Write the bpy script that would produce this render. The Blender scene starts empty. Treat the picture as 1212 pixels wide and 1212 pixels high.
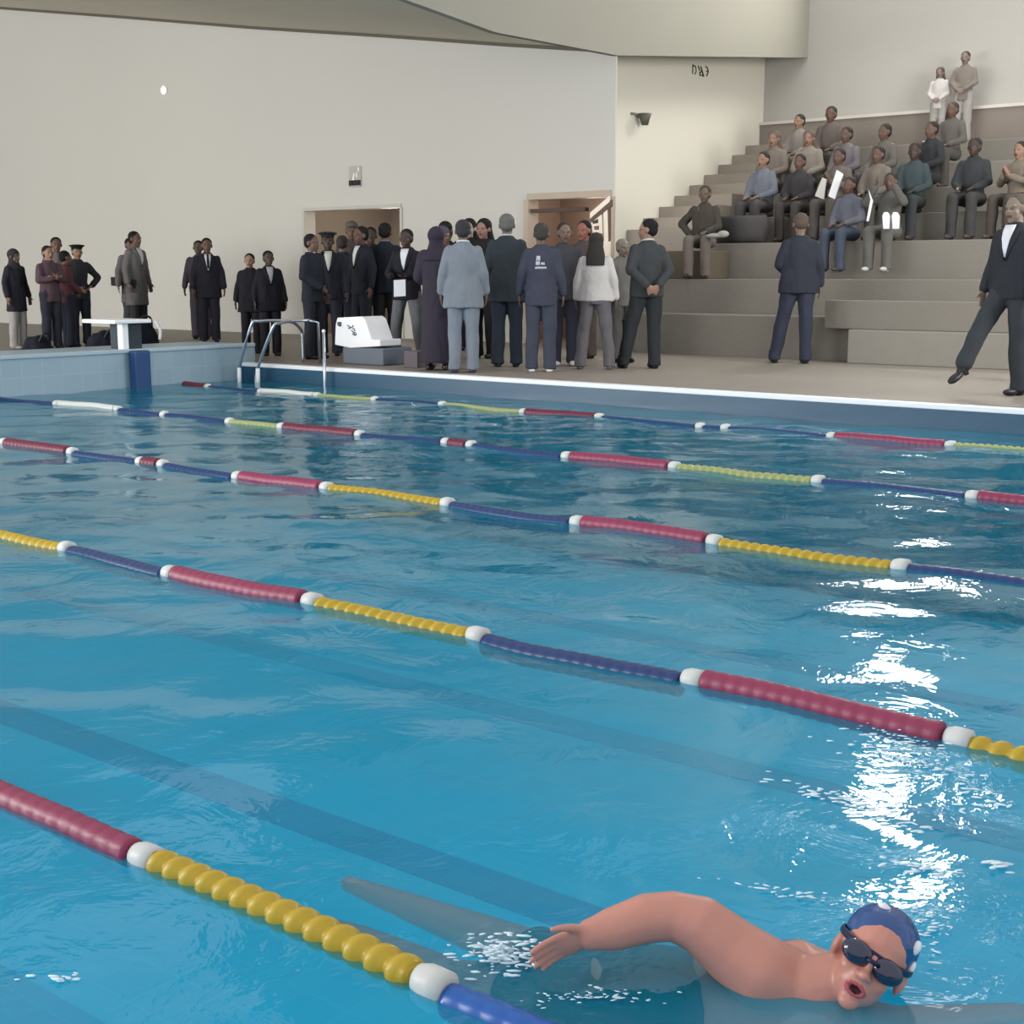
import bpy, bmesh, random
from math import *
from mathutils import Vector as V, Matrix, noise
from mathutils.bvhtree import BVHTree
random.seed(7)
SC = bpy.context.scene
COL = SC.collection

# ------------------------------------------------------------------ camera
F = 1600.0; PITCH = atan(281/F); TH = atan(2056*cos(PITCH)/F); HC = 1.3
FW = V((sin(TH)*cos(PITCH), cos(TH)*cos(PITCH), -sin(PITCH)))
RT = V((cos(TH), -sin(TH), 0)); UP = V((sin(TH)*sin(PITCH), cos(TH)*sin(PITCH), cos(PITCH)))
CAMP = V((0, 0, HC))
cd = bpy.data.cameras.new('camera'); cam = bpy.data.objects.new('camera', cd); COL.objects.link(cam)
cd.sensor_width = 36; cd.lens = 36*F/1212; cd.clip_start = .05; cd.clip_end = 300
m = Matrix.Identity(4)
for i, c in enumerate((RT, UP, -FW)):
    for j in range(3): m[j][i] = c[j]
m.translation = CAMP; cam.matrix_world = m
SC.camera = cam

# ------------------------------------------------------------------ world, lights, exposure
w = bpy.data.worlds.new('daylight'); SC.world = w; w.use_nodes = True
w.node_tree.nodes['Background'].inputs[0].default_value = (.79, .80, .81, 1)
w.node_tree.nodes['Background'].inputs[1].default_value = 1.15
def area(name, loc, target, sx, sy, power, color):
    l = bpy.data.lights.new(name, 'AREA'); l.shape = 'RECTANGLE'; l.size = sx; l.size_y = sy
    l.energy = power; l.color = color
    o = bpy.data.objects.new(name, l); COL.objects.link(o); o.location = loc
    o.rotation_euler = (V(target)-V(loc)).to_track_quat('-Z', 'Y').to_euler(); return o
area('window_wall_light', (-6.5, 16, 4.6), (17, 19, 4.2), 16, 5, 2600, (1, .985, .96))
area('ceiling_fill_light', (-5, 22, 1.6), (10, 19, 7.5), 12, 3, 2100, (1, .97, .90))  # fill light added to brighten the ceiling, not a window
area('bay_skylight', (19.4, 7.6, 8.6), (19.6, 9.8, 4.5), 3.5, 3, 140, (1, .97, .88))
area('bay_fill_light', (14.5, -1.5, 4.2), (19.5, 11.8, 3.4), 5, 2.6, 900, (1, .97, .90))  # added fill for the cream side wall, no window stands here
vs = SC.view_settings
vs.view_transform = 'Standard'; vs.look = 'None'; vs.gamma = 1; vs.use_curve_mapping = False; vs.exposure = 0.0

# ------------------------------------------------------------------ helpers
def lin(c):
    return tuple(((x/255)/12.92 if x <= 10 else (((x/255)+.055)/1.055)**2.4) for x in c) + (1,)
MATS = {}
def mat(name, rgb, rough=.7, var=.08, scale=6, bump=.0, bscale=40, spec=.3, metal=0, emit=None):
    if name in MATS: return MATS[name]
    M = bpy.data.materials.new(name); M.use_nodes = True; nt = M.node_tree; b = nt.nodes['Principled BSDF']
    c = lin(rgb)
    tc = nt.nodes.new('ShaderNodeTexCoord'); n = nt.nodes.new('ShaderNodeTexNoise'); n.inputs['Scale'].default_value = scale
    n.inputs['Detail'].default_value = 4
    nt.links.new(tc.outputs['Object'], n.inputs['Vector'])
    r = nt.nodes.new('ShaderNodeMix'); r.data_type = 'RGBA'
    r.inputs[6].default_value = tuple(x*(1-var) for x in c[:3])+(1,); r.inputs[7].default_value = tuple(min(1, x*(1+var)) for x in c[:3])+(1,)
    nt.links.new(n.outputs['Fac'], r.inputs[0]); nt.links.new(r.outputs[2], b.inputs['Base Color'])
    b.inputs['Roughness'].default_value = rough; b.inputs['Specular IOR Level'].default_value = spec; b.inputs['Metallic'].default_value = metal
    if bump:
        n2 = nt.nodes.new('ShaderNodeTexNoise'); n2.inputs['Scale'].default_value = bscale
        nt.links.new(tc.outputs['Object'], n2.inputs['Vector'])
        bp = nt.nodes.new('ShaderNodeBump'); bp.inputs['Strength'].default_value = bump; bp.inputs['Distance'].default_value = .02
        nt.links.new(n2.outputs['Fac'], bp.inputs['Height']); nt.links.new(bp.outputs['Normal'], b.inputs['Normal'])
    if emit:
        b.inputs['Emission Color'].default_value = lin(rgb); b.inputs['Emission Strength'].default_value = emit
    MATS[name] = M; return M
def cloth(rgb):
    g_ = .3*rgb[0]+.55*rgb[1]+.15*rgb[2]; rgb = tuple(int(round(c*.68+g_*.32)) for c in rgb)
    return mat('cloth_%d_%d_%d' % rgb, rgb, .9, .12, 9, .25, 25, .15)

def link(name, me, parent=None, mats=()):
    o = bpy.data.objects.new(name, me); COL.objects.link(o)
    for x in mats: me.materials.append(x)
    if parent is not None: o.parent = parent
    return o
def obj(name, bm, material, parent=None, smooth=False):
    me = bpy.data.meshes.new(name); bm.to_mesh(me); bm.free()
    if smooth:
        for p in me.polygons: p.use_smooth = True
    return link(name, me, parent, material if isinstance(material, (list, tuple)) else [material])
def tag(o, label, cat, group=None):
    o['label'] = label; o['category'] = cat
    if group: o['group'] = group
    return o
def thing(name, label, cat, loc=(0, 0, 0), rotz=0, group=None):
    o = bpy.data.objects.new(name, None); COL.objects.link(o); o.location = loc; o.rotation_euler = (0, 0, rotz)
    o.empty_display_size = .1
    return tag(o, label, cat, group)
def struct(o): o['kind'] = 'structure'; return o
def lab(o, t): o['label'] = t; return o

def box(bm, lo, hi, mi=0):
    x0, y0, z0 = lo; x1, y1, z1 = hi
    v = [bm.verts.new(p) for p in ((x0,y0,z0),(x1,y0,z0),(x1,y1,z0),(x0,y1,z0),(x0,y0,z1),(x1,y0,z1),(x1,y1,z1),(x0,y1,z1))]
    for q in ((3,2,1,0),(4,5,6,7),(0,1,5,4),(1,2,6,5),(2,3,7,6),(3,0,4,7)):
        bm.faces.new([v[i] for i in q]).material_index = mi
def boxm(lo, hi): b = bmesh.new(); box(b, lo, hi); return b
def bevel(bm, r, seg=2):
    bmesh.ops.bevel(bm, geom=bm.edges[:]+bm.verts[:], offset=r, segments=seg, profile=.5, affect='EDGES'); return bm
def prism(bm, pts, d):
    """pts: 3-D polygon, extruded by vector d"""
    a = [bm.verts.new(p) for p in pts]; c = [bm.verts.new(V(p)+V(d)) for p in pts]; n = len(pts)
    f = [bm.faces.new(a), bm.faces.new(c[::-1])]
    for i in range(n): f.append(bm.faces.new((a[(i+1) % n], a[i], c[i], c[(i+1) % n])))
    bmesh.ops.recalc_face_normals(bm, faces=f)
def frame(d):
    d = V(d).normalized(); u = V((0, 0, 1)) if abs(d.z) < .9 else V((1, 0, 0)); s = d.cross(u).normalized(); return s, s.cross(d).normalized(), d
def tube(bm, pts, r, n=12):
    pts = [V(p) for p in pts]; rings = []
    rr = r if isinstance(r, (list, tuple)) else [r]*len(pts)
    for i, p in enumerate(pts):
        d = (pts[min(i+1, len(pts)-1)]-pts[max(i-1, 0)]); s, u, _ = frame(d)
        rings.append([bm.verts.new(p+s*rr[i]*cos(2*pi*k/n)+u*rr[i]*sin(2*pi*k/n)) for k in range(n)])
    for a, b in zip(rings, rings[1:]):
        for k in range(n): bm.faces.new((a[k], a[(k+1) % n], b[(k+1) % n], b[k]))
    bm.faces.new(rings[0][::-1]); bm.faces.new(rings[-1])
def smooth_path(pts, n=6):
    P = [V(p) for p in pts]; out = []
    for i in range(len(P)-1):
        p0 = P[max(i-1, 0)]; p1 = P[i]; p2 = P[i+1]; p3 = P[min(i+2, len(P)-1)]
        for k in range(n):
            t = k/n; out.append(.5*((2*p1)+(p2-p0)*t+(2*p0-5*p1+4*p2-p3)*t*t+(-p0+3*p1-3*p2+p3)*t**3))
    return out+[P[-1]]
def ell(bm, c, r, R=None, seg=16):
    if not hasattr(r, '__len__'): r = (r, r, r)
    M4 = Matrix.Translation(V(c)) @ (R.to_4x4() if R is not None else Matrix.Identity(4)) @ Matrix.Diagonal((*r, 1))
    nv = seg//2+2; rings = []
    for j in range(1, nv):
        ph = pi*j/nv; rings.append([bm.verts.new(M4 @ V((sin(ph)*cos(2*pi*i/seg), sin(ph)*sin(2*pi*i/seg), cos(ph)))) for i in range(seg)])
    a = bm.verts.new(M4 @ V((0, 0, 1))); z = bm.verts.new(M4 @ V((0, 0, -1)))
    for i in range(seg):
        k = (i+1) % seg; bm.faces.new((a, rings[0][i], rings[0][k])); bm.faces.new((z, rings[-1][k], rings[-1][i]))
        for p, q in zip(rings, rings[1:]): bm.faces.new((p[i], q[i], q[k], p[k]))
def limb(bm, pts, rad, seg=14):
    for p, r in zip(pts, rad): ell(bm, p, r, seg=seg)
    for a, b, ra, rb in zip(pts, pts[1:], rad, rad[1:]):
        a = V(a); b = V(b); d = b-a; L = d.length
        if L < 1e-5: continue
        u, w_, _ = frame(d); R0 = []
        for p, q in ((a, ra), (b, rb)): R0.append([bm.verts.new(p+(u*cos(2*pi*k/seg)+w_*sin(2*pi*k/seg))*q) for k in range(seg)])
        for k in range(seg): bm.faces.new((R0[0][k], R0[0][(k+1) % seg], R0[1][(k+1) % seg], R0[1][k]))
        bm.faces.new(R0[0][::-1]); bm.faces.new(R0[1])
def loft(bm, secs, n=22, close=True):
    """secs: (cx, cy, z, rx, ry) horizontal ellipses, bottom to top"""
    rings = []
    for cx, cy, z, rx, ry in secs:
        rings.append([bm.verts.new((cx+rx*cos(2*pi*k/n), cy+ry*sin(2*pi*k/n), z)) for k in range(n)])
    for a, b in zip(rings, rings[1:]):
        for k in range(n): bm.faces.new((a[k], a[(k+1) % n], b[(k+1) % n], b[k]))
    bm.faces.new(rings[0][::-1]); bm.faces.new(rings[-1])
def loft3(bm, secs, n=22):
    """secs: (centre, side vector, up vector) general ellipses"""
    rings = [[bm.verts.new(V(c)+V(a)*cos(2*pi*k/n)+V(b)*sin(2*pi*k/n)) for k in range(n)] for c, a, b in secs]
    for a, b in zip(rings, rings[1:]):
        for k in range(n): bm.faces.new((a[k], a[(k+1) % n], b[(k+1) % n], b[k]))
    bm.faces.new(rings[0][::-1]); bm.faces.new(rings[-1])
TMP = bpy.data.scenes.new('bake')
def bake(name, bm, voxel, it=2, scale=1.0, folds=0.0):
    """fuse overlapping volumes into one continuous skin"""
    bmesh.ops.recalc_face_normals(bm, faces=bm.faces[:])
    me = bpy.data.meshes.new('tmp'); bm.to_mesh(me); bm.free()
    o = bpy.data.objects.new('tmp', me); TMP.collection.objects.link(o)
    r = o.modifiers.new('r', 'REMESH'); r.mode = 'VOXEL'; r.voxel_size = voxel
    if it: s = o.modifiers.new('s', 'SMOOTH'); s.iterations = it; s.factor = .6
    TMP.view_layers[0].update(); dg = TMP.view_layers[0].depsgraph
    res = bpy.data.meshes.new_from_object(o.evaluated_get(dg), depsgraph=dg); res.name = name
    bpy.data.objects.remove(o); bpy.data.meshes.remove(me)
    for p in res.polygons: p.use_smooth = True
    if folds:
        off = V((random.random()*9, random.random()*9, 0)); vs_ = [v.co.copy() for v in res.vertices]; ns = [v.normal.copy() for v in res.vertices]
        for v, c, n_ in zip(res.vertices, vs_, ns):
            q = noise.noise(V((c.x*9, c.y*9, c.z*4.5))+off)+.5*noise.noise(V((c.x*20, c.y*20, c.z*7))+off)
            v.co = c+n_*q*folds
    if scale != 1.0:
        for v in res.vertices: v.co *= scale
    return res

# pixel rays meeting real planes of the hall, to take measurements
def ray(x, y): return FW+RT*((x-606)/F)+UP*((606-y)/F)
def onZ(x, y, z): r = ray(x, y); return CAMP+r*((z-HC)/r.z)
def onX(x, y, X): r = ray(x, y); return CAMP+r*(X/r.x)
def onY(x, y, Y): r = ray(x, y); return CAMP+r*(Y/r.y)
def proj(p):
    d = V(p)-CAMP; c = d.dot(FW); return 606+F*d.dot(RT)/c, 606-F*d.dot(UP)/c
DECK = .2; YE = 13.3; XS = 11.3; XW = 17.5; YS = 11.82; XR = 22.1

# ------------------------------------------------------------------ setting materials
def wallmat(name, rgb, var=.03): return mat(name, rgb, .75, var, .35, .12, 9, .25)
m_wall = wallmat('painted_plaster', (186, 185, 181))
m_cream = wallmat('cream_plaster', (204, 201, 190))
m_rear = wallmat('pale_plaster', (168, 165, 160))
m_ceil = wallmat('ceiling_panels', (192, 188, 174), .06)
m_conc = mat('bleacher_concrete', (126, 122, 115), .8, .1, 1.2, .2, 14, .2)
m_dado = mat('grey_panel', (128, 120, 113), .8, .08, .8, .1, 10, .2)
m_deck = mat('deck_tile', (130, 123, 115), .55, .07, 1.4, .1, 20, .3)
m_white = mat('white_paint', (224, 226, 230), .45, .03)
m_steel = mat('brushed_steel', (170, 178, 188), .3, .05, metal=.85, spec=.5)
m_dark = mat('black_rubber', (26, 27, 33), .6, .1)

def tilemat(name, c1, c2, size=.25, mortar=(150, 190, 200), rough=.3):
    M = bpy.data.materials.new(name); M.use_nodes = True; nt = M.node_tree; b = nt.nodes['Principled BSDF']
    g = nt.nodes.new('ShaderNodeNewGeometry'); sep = nt.nodes.new('ShaderNodeSeparateXYZ'); comb = nt.nodes.new('ShaderNodeCombineXYZ')
    nt.links.new(g.outputs['Position'], sep.inputs[0])
    ad = nt.nodes.new('ShaderNodeMath'); ad.operation = 'ADD'; nt.links.new(sep.outputs[1], ad.inputs[0]); nt.links.new(sep.outputs[2], ad.inputs[1])
    nt.links.new(sep.outputs[0], comb.inputs[0]); nt.links.new(ad.outputs[0], comb.inputs[1])
    br = nt.nodes.new('ShaderNodeTexBrick'); br.offset = 0; br.inputs['Scale'].default_value = 1
    br.inputs['Brick Width'].default_value = size; br.inputs['Row Height'].default_value = size; br.inputs['Mortar Size'].default_value = .006
    br.inputs['Color1'].default_value = lin(c1); br.inputs['Color2'].default_value = lin(c2); br.inputs['Mortar'].default_value = lin(mortar)
    nt.links.new(comb.outputs[0], br.inputs['Vector']); nt.links.new(br.outputs['Color'], b.inputs['Base Color'])
    b.inputs['Roughness'].default_value = rough
    return M
m_basin = tilemat('pool_tiles', (20, 202, 240), (14, 196, 236), .25, (34, 206, 242))
m_lane = tilemat('dark_lane_tiles', (14, 148, 198), (12, 142, 192), .25, (22, 154, 200))
m_lane2 = tilemat('pale_lane_tiles', (16, 170, 214), (14, 164, 208), .25, (22, 174, 216))
m_bulk = tilemat('end_wall_tiles', (138, 160, 174), (134, 156, 170), .25, (142, 166, 178), .4)

# ------------------------------------------------------------------ pool basin, water
b = bmesh.new(); box(b, (-6, -6, -1.8), (XS, YE, -1.6)); struct(obj('floor_pool_basin', b, m_basin))
for k, X in enumerate((2.7, 4.72, 6.84, 9.0)):
    struct(obj('trim_%d' % (k+1), boxm((X-.14, -6, -1.599), (X+.14, YE-1, -1.594)), m_lane if k == 1 else m_lane2))
struct(obj('wall_pool_side', boxm((XS, -6, -1.8), (XS+.25, YE, DECK-.03)), tilemat('slate_pool_edge', (30, 72, 98), (28, 70, 96), .25, (32, 74, 100), .4)))
struct(obj('wall_pool_end', boxm((-6, YE, -1.8), (XS+.25, YE+1.1, .43)), m_bulk))

def wave(x, y):
    s = 0
    for a, kx, ky, ph in WV: s += a*sin(kx*x+ky*y+ph)
    return s
WV = []
for i in range(26):
    L = random.choice((.35, .45, .6, .8, 1.1, 1.6)); an = random.gauss(.3, .9); k = 2*pi/L
    WV.append((.0085*L**1.0*random.uniform(.4, 1)*.34, k*cos(an), k*sin(an), random.random()*7))
def water_h(x, y):
    return wave(x, y)
b = bmesh.new(); st = .06; nx = int((XS+3)/st); ny = int((YE+2.5)/st); G = []
for j in range(ny+1):
    row = []
    for i in range(nx+1):
        x = -3+(XS+3)*i/nx; y = -2.5+(YE+2.5)*j/ny; row.append(b.verts.new((x, y, water_h(x, y))))
    G.append(row)
for j in range(ny):
    for i in range(nx): b.faces.new((G[j][i], G[j][i+1], G[j+1][i+1], G[j+1][i]))
M = bpy.data.materials.new('pool_water'); M.use_nodes = True; nt = M.node_tree; nt.nodes.clear()
N = nt.nodes.new; L_ = nt.links.new
out = N('ShaderNodeOutputMaterial'); g = N('ShaderNodeNewGeometry')
n1 = N('ShaderNodeTexNoise'); n1.inputs['Scale'].default_value = 3.2; n1.inputs['Detail'].default_value = 5; n1.inputs['Roughness'].default_value = .55; n1.inputs['Distortion'].default_value = .6
L_(g.outputs['Position'], n1.inputs['Vector'])
n2 = N('ShaderNodeTexNoise'); n2.inputs['Scale'].default_value = .45; n2.inputs['Detail'].default_value = 2; L_(g.outputs['Position'], n2.inputs['Vector'])
mr = N('ShaderNodeMapRange'); mr.inputs[1].default_value = .35; mr.inputs[2].default_value = .65; mr.inputs[3].default_value = .35; mr.inputs[4].default_value = 1.1
L_(n2.outputs['Fac'], mr.inputs[0]); mu = N('ShaderNodeMath'); mu.operation = 'MULTIPLY'; L_(n1.outputs['Fac'], mu.inputs[0]); L_(mr.outputs[0], mu.inputs[1])
bp = N('ShaderNodeBump'); bp.inputs['Strength'].default_value = .40; bp.inputs['Distance'].default_value = .045; L_(mu.outputs[0], bp.inputs['Height'])
fr = N('ShaderNodeFresnel'); fr.inputs['IOR'].default_value = 1.38; L_(bp.outputs[0], fr.inputs['Normal'])
gl = N('ShaderNodeBsdfGlossy'); gl.inputs['Roughness'].default_value = .04; L_(bp.outputs[0], gl.inputs['Normal'])
tr = N('ShaderNodeBsdfTransparent'); tr.inputs['Color'].default_value = (.84, .98, 1, 1)
df = N('ShaderNodeBsdfDiffuse'); df.inputs['Color'].default_value = lin((34, 182, 222))
mx = N('ShaderNodeMixShader'); mx.inputs[0].default_value = .27; L_(tr.outputs[0], mx.inputs[1]); L_(df.outputs[0], mx.inputs[2])
m2 = N('ShaderNodeMixShader'); L_(fr.outputs[0], m2.inputs[0]); L_(mx.outputs[0], m2.inputs[1]); L_(gl.outputs[0], m2.inputs[2])
L_(m2.outputs[0], out.inputs[0])
o = obj('pool_water', b, M, None, True); o['kind'] = 'structure'

# ------------------------------------------------------------------ deck
struct(obj('floor_side_deck', boxm((XS+.25, -6, -.3), (XW+6, YS, DECK)), m_deck))
b = bmesh.new(); box(b, (XS+.25, YS, -.3), (XW, 34, DECK)); box(b, (-6, YE+1.1, -.3), (XS+.25, 34, DECK)); struct(obj('floor_end_deck', b, m_deck))
b = boxm((XS-.01, -6, DECK-.035), (XS+.12, YE, DECK+.01)); struct(obj('trim_5', bevel(b, .008), m_white))
b = boxm((-6, YE-.02, .40), (XS+.25, YE+.12, .445)); struct(obj('trim_6', bevel(b, .01), mat('pale_blue_coping', (158, 176, 186), .4)))

# ------------------------------------------------------------------ left wall with its two doorways
RP = [(YS, 4.60), (13.9, 4.9), (16.5, 5.3), (19.9, 5.8), (24, 6.45), (28.2, 7.1), (36, 8.3)]
def roofz(y):
    for (a, za), (c, zc) in zip(RP, RP[1:]):
        if y <= c: return za+(zc-za)*(y-a)/(c-a)
    return RP[-1][1]
D1 = (16.25, 18.67, 2.47); D2 = (11.9, 13.5, 2.50)
b = bmesh.new()
def wpiece(y0, y1, z0):
    ys = [y0]+[p[0] for p in RP if y0 < p[0] < y1]+[y1]
    prism(b, [(XW, y0, z0)]+[(XW, y1, z0)]+[(XW, y, roofz(y)+.05) for y in ys[::-1]], (.22, 0, 0))
wpiece(YS+.03, D2[0], DECK); wpiece(D2[0], D2[1], D2[2]); wpiece(D2[1], D1[0], DECK); wpiece(D1[0], D1[1], D1[2]); wpiece(D1[1], 36, DECK)
struct(obj('wall_left', b, m_wall))
b = bmesh.new(); prism(b, [(-6, RP[i][0], RP[i][1]) for i in range(len(RP))]+[(-6, 36, 8.6), (-6, YS, 4.9)], (XW+6.3, 0, 0)); struct(obj('ceiling_hall', b, m_ceil))
# dark shadow-gap trim along the wall head
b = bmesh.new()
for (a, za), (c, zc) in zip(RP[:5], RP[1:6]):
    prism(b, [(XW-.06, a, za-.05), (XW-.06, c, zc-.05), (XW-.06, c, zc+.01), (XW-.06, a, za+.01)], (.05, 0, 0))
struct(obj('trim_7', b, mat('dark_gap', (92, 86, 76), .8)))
# corridors behind the doorways
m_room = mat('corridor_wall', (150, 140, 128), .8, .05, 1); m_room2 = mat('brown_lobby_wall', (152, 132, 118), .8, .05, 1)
def lobby(name, y0, y1, ztop, dx, mm):
    b = bmesh.new(); x0 = XW+.22
    box(b, (x0+dx, y0-.3, DECK-.1), (x0+dx+.1, y1+.6, ztop+.5)); box(b, (x0, y1+.5, DECK-.1), (x0+dx, y1+.6, ztop+.5))
    box(b, (x0, y0-.3, DECK-.1), (x0+dx, y0-.2, ztop+.5)); box(b, (x0, y0-.3, ztop+.3), (x0+dx, y1+.6, ztop+.5)); box(b, (x0, y0-.3, DECK-.15), (x0+dx, y1+.6, DECK))
    struct(obj(name, b, mm))
lobby('wall_corridor', D1[0], D1[1], D1[2], 2.6, m_room)
b = bmesh.new(); x0 = XW+.22; box(b, (x0+1.6, YS+.12, DECK), (x0+1.7, D2[1]+.8, 3)); box(b, (x0, D2[1]+.7, DECK), (x0+1.7, D2[1]+.8, 3)); box(b, (x0, YS+.1, 2.75), (x0+1.7, D2[1]+.8, 2.9)); box(b, (x0, YS+.1, DECK-.15), (x0+1.7, D2[1]+.8, DECK))
struct(obj('wall_lobby', b, m_room2))
for l, y in (('corridor_lamp', 17.5), ('lobby_lamp', 12.9)):
    ld = bpy.data.lights.new(l, 'POINT'); ld.energy = 48 if y > 15 else 24; ld.shadow_soft_size = .2; ld.color = (1, .9, .8); lo = bpy.data.objects.new(l, ld); COL.objects.link(lo); lo.location = (XW+1.1, y, 2.3)
def doorframe(name, D, mm, wd=.07):
    b = bmesh.new(); y0, y1, zt = D
    box(b, (XW-.03, y0-.004, zt-.03), (XW+.25, y1+.004, zt+wd)); box(b, (XW-.03, y0-wd, DECK), (XW+.25, y0+.02, zt-.03)); box(b, (XW-.03, y1-.02, DECK), (XW+.25, y1+wd, zt-.03))
    return struct(obj(name, b, mm))
doorframe('door_1', D1, mat('pale_frame', (176, 173, 166), .6), .03); doorframe('door_2', D2, mat('tan_frame', (170, 156, 142), .6))
struct(obj('trim_8', boxm((XW+.02, D2[0]+.5, 2.27), (XW+.12, D2[1]-.05, 2.33)), mat('dark_brown_rail', (72, 56, 48), .6)))

# ------------------------------------------------------------------ bleacher bay: side wall, rear wall, header beam, concrete tiers
b = bmesh.new(); prism(b, [(XW, YS, DECK), (XR, YS, DECK), (XR, YS, 5.02), (XW, YS, 4.60)], (0, .028, 0)); struct(obj('wall_bay_side', b, m_cream))
b = bmesh.new(); prism(b, [(XW-.0, YS-.002, 4.6), (XR, YS-.002, 5.02), (XR, 11.102, 5.02), (XW, 11.102, 4.6)], (0, 0, .12)); struct(obj('ceiling_bay', b, m_ceil))
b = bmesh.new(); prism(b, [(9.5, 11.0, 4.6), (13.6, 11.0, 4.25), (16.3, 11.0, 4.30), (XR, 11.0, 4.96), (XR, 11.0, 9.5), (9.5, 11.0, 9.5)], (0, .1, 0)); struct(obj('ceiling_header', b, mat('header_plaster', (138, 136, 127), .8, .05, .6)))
struct(obj('wall_rear', boxm((XR, -8, 3.9), (XR+.2, YS+.12, 9.5)), m_rear))
b = bmesh.new(); box(b, (XR-.12, -8, DECK), (XR+.2, YS, 3.9)); struct(obj('wall_rear_dado', b, m_dado))
struct(obj('trim_9', boxm((XR-.15, -8, 3.88), (XR-.02, YS, 3.93)), mat('pale_cap', (196, 190, 182), .6)))
# high daylight window in the rear wall, above the top of the picture
win = bmesh.new(); box(win, (XR-.02, 8.1, 6.3), (XR-.005, 9.25, 7.7)); wo = struct(obj('window_1', win, mat('bright_window_pane', (255, 250, 240), .3, 0, emit=55)))
b = bmesh.new()
for a, c in (((XR-.07, 8.0, 6.2), (XR, 9.35, 6.3)), ((XR-.07, 8.0, 7.7), (XR, 9.35, 7.8)), ((XR-.07, 8.0, 6.3), (XR, 8.1, 7.7)), ((XR-.07, 9.25, 6.3), (XR, 9.35, 7.7))): box(b, a, c)
obj('window_frame', b, m_white, wo)
TIERS = [(16.4, .76, 10.7), (17.0, 1.24, YS), (17.8, 1.75, YS), (18.7, 2.15, YS), (19.6, 2.55, YS), (20.5, 2.95, YS), (21.4, 3.35, YS)]
for k, (x, z, y1) in enumerate(TIERS):
    x1 = TIERS[k+1][0] if k < 6 else XR-.14
    b = boxm((x+.004, -8, DECK-.01), (x1-.004, y1 if k == 0 else YS-.01 if k == 1 else YS-1.06, z))
    bevel(b, .012)
    tag(obj('bleacher_tier', b, m_conc), ['lowest grey concrete bleacher tier along the deck', 'second concrete bleacher tier that the seated green-shirted man rests his feet on',
        'third concrete bleacher tier with the front row sitting on its edge', 'fourth concrete bleacher tier up from the deck', 'fifth concrete bleacher tier up from the deck',
        'sixth concrete bleacher tier, second from the top', 'topmost concrete bleacher tier under the grey rear panel'][k], 'bleacher', 'concrete bleacher tiers')
# stair beside the cream wall
b = bmesh.new()
for k in range(9):
    x = 17.81+.46*k; z = 1.98+.19*k; box(b, (x, YS-1.05, DECK-.01), (x+.44 if k < 8 else XR-.14, YS-.01, z))
tag(obj('bleacher_stair', b, mat('stair_concrete', (146, 138, 128), .8, .08, 1.2, .2, 14)), 'narrow concrete stair climbing beside the cream side wall', 'stairs')
# block seat by the stair and low plinths along the bleacher foot
tag(obj('seat_block', bevel(boxm((17.2, 10.0, 1.24), (17.78, 11.1, 1.64)), .015), mat('brown_block', (92, 84, 72), .8)), 'brown concrete block under the man seated alone by the stair', 'bench')
tag(obj('deck_plinth', bevel(boxm((16.05, 5.1, DECK), (16.4, 7.3, .62)), .012), mat('pale_plinth', (134, 131, 124), .8)), 'low pale concrete plinth at the foot of the bleachers', 'bench')
tag(obj('deck_plinth', bevel(boxm((16.2, 3.2, .62), (16.4, 7.7, .98)), .012), m_conc), 'grey concrete ledge standing above the low plinth', 'bench')
# red and grey rolled mats on the seat by the stair
b = bmesh.new(); tube(b, [(17.93, 9.5, 1.9), (17.95, 10.4, 1.9)], .10, 14); 
for v in b.verts: v.co.z = 1.752+(v.co.z-1.8)*2
tag(obj('draped_blanket', b, cloth((72, 69, 68)), None, True), 'dark grey blanket draped on the bleacher edge beside the lone seated man', 'blanket')

# ------------------------------------------------------------------ fittings on the walls
def onwall(x, y): return onX(x, y, XW)
p = onwall(195, 107)
t = thing('wall_lamp', 'small round white lamp high on the left wall', 'lamp', p)
b = bmesh.new(); ell(b, (-.03, 0, 0), (.035, .07, .08)); obj('lamp_globe', b, mat('lit_globe', (255, 250, 235), .4, 0, emit=1.2), t, True)
b = bmesh.new(); tube(b, [(-.025, 0, 0), (.0, 0, 0)], .085, 20); obj('back_plate', b, m_white, t)
p = onwall(421, 210)
t = thing('exit_sign', 'small sign with pale figures over a dark bar on the left wall above the doorway', 'sign', p)
obj('panel', bevel(boxm((-.02, -.15, -.17), (0, .15, .19)), .006), mat('sign_panel', (168, 163, 156), .6), t)
b = bmesh.new()
prism(b, [(-.024, .02, -.06), (-.024, .07, -.06), (-.024, .03, .07), (-.024, -.0, .07)], (-.004, 0, 0)); prism(b, [(-.024, -.06, .0), (-.024, -.03, .0), (-.024, -.03, .08), (-.024, -.06, .08)], (-.004, 0, 0))
prism(b, [(-.024, -.11, .1), (-.024, -.08, .1), (-.024, -.08, .17), (-.024, -.11, .17)], (-.004, 0, 0)); obj('figure', b, m_white, t)
b = bmesh.new(); box(b, (-.05, -.14, -.14), (-.02, .02, -.05)); box(b, (-.045, .035, -.14), (-.02, .13, -.05)); obj('dark_bar', b, m_dark, t)
p = onY(753, 139, YS)
t = thing('security_camera', 'small grey camera on a bracket on the cream wall', 'camera', p)
b = bmesh.new(); box(b, (-.16, -.04, .03), (.12, 0, .06)); tube(b, [(-.02, -.03, .03), (-.0, -.14, .03)], .015, 8); obj('bracket', b, mat('camera_grey', (120, 116, 106), .5), t)
b = bmesh.new(); loft(b, [(.03, -.14, -.12, .05, .05), (.03, -.14, -.05, .07, .07), (.03, -.14, .05, .11, .1)]); obj('housing', b, mat('camera_dark', (84, 82, 74), .5), t, True)
p = onY(829, 83, YS)
t = thing('wall_sign', 'black painted characters high on the cream side wall', 'sign', p)
sc = .0145
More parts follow.
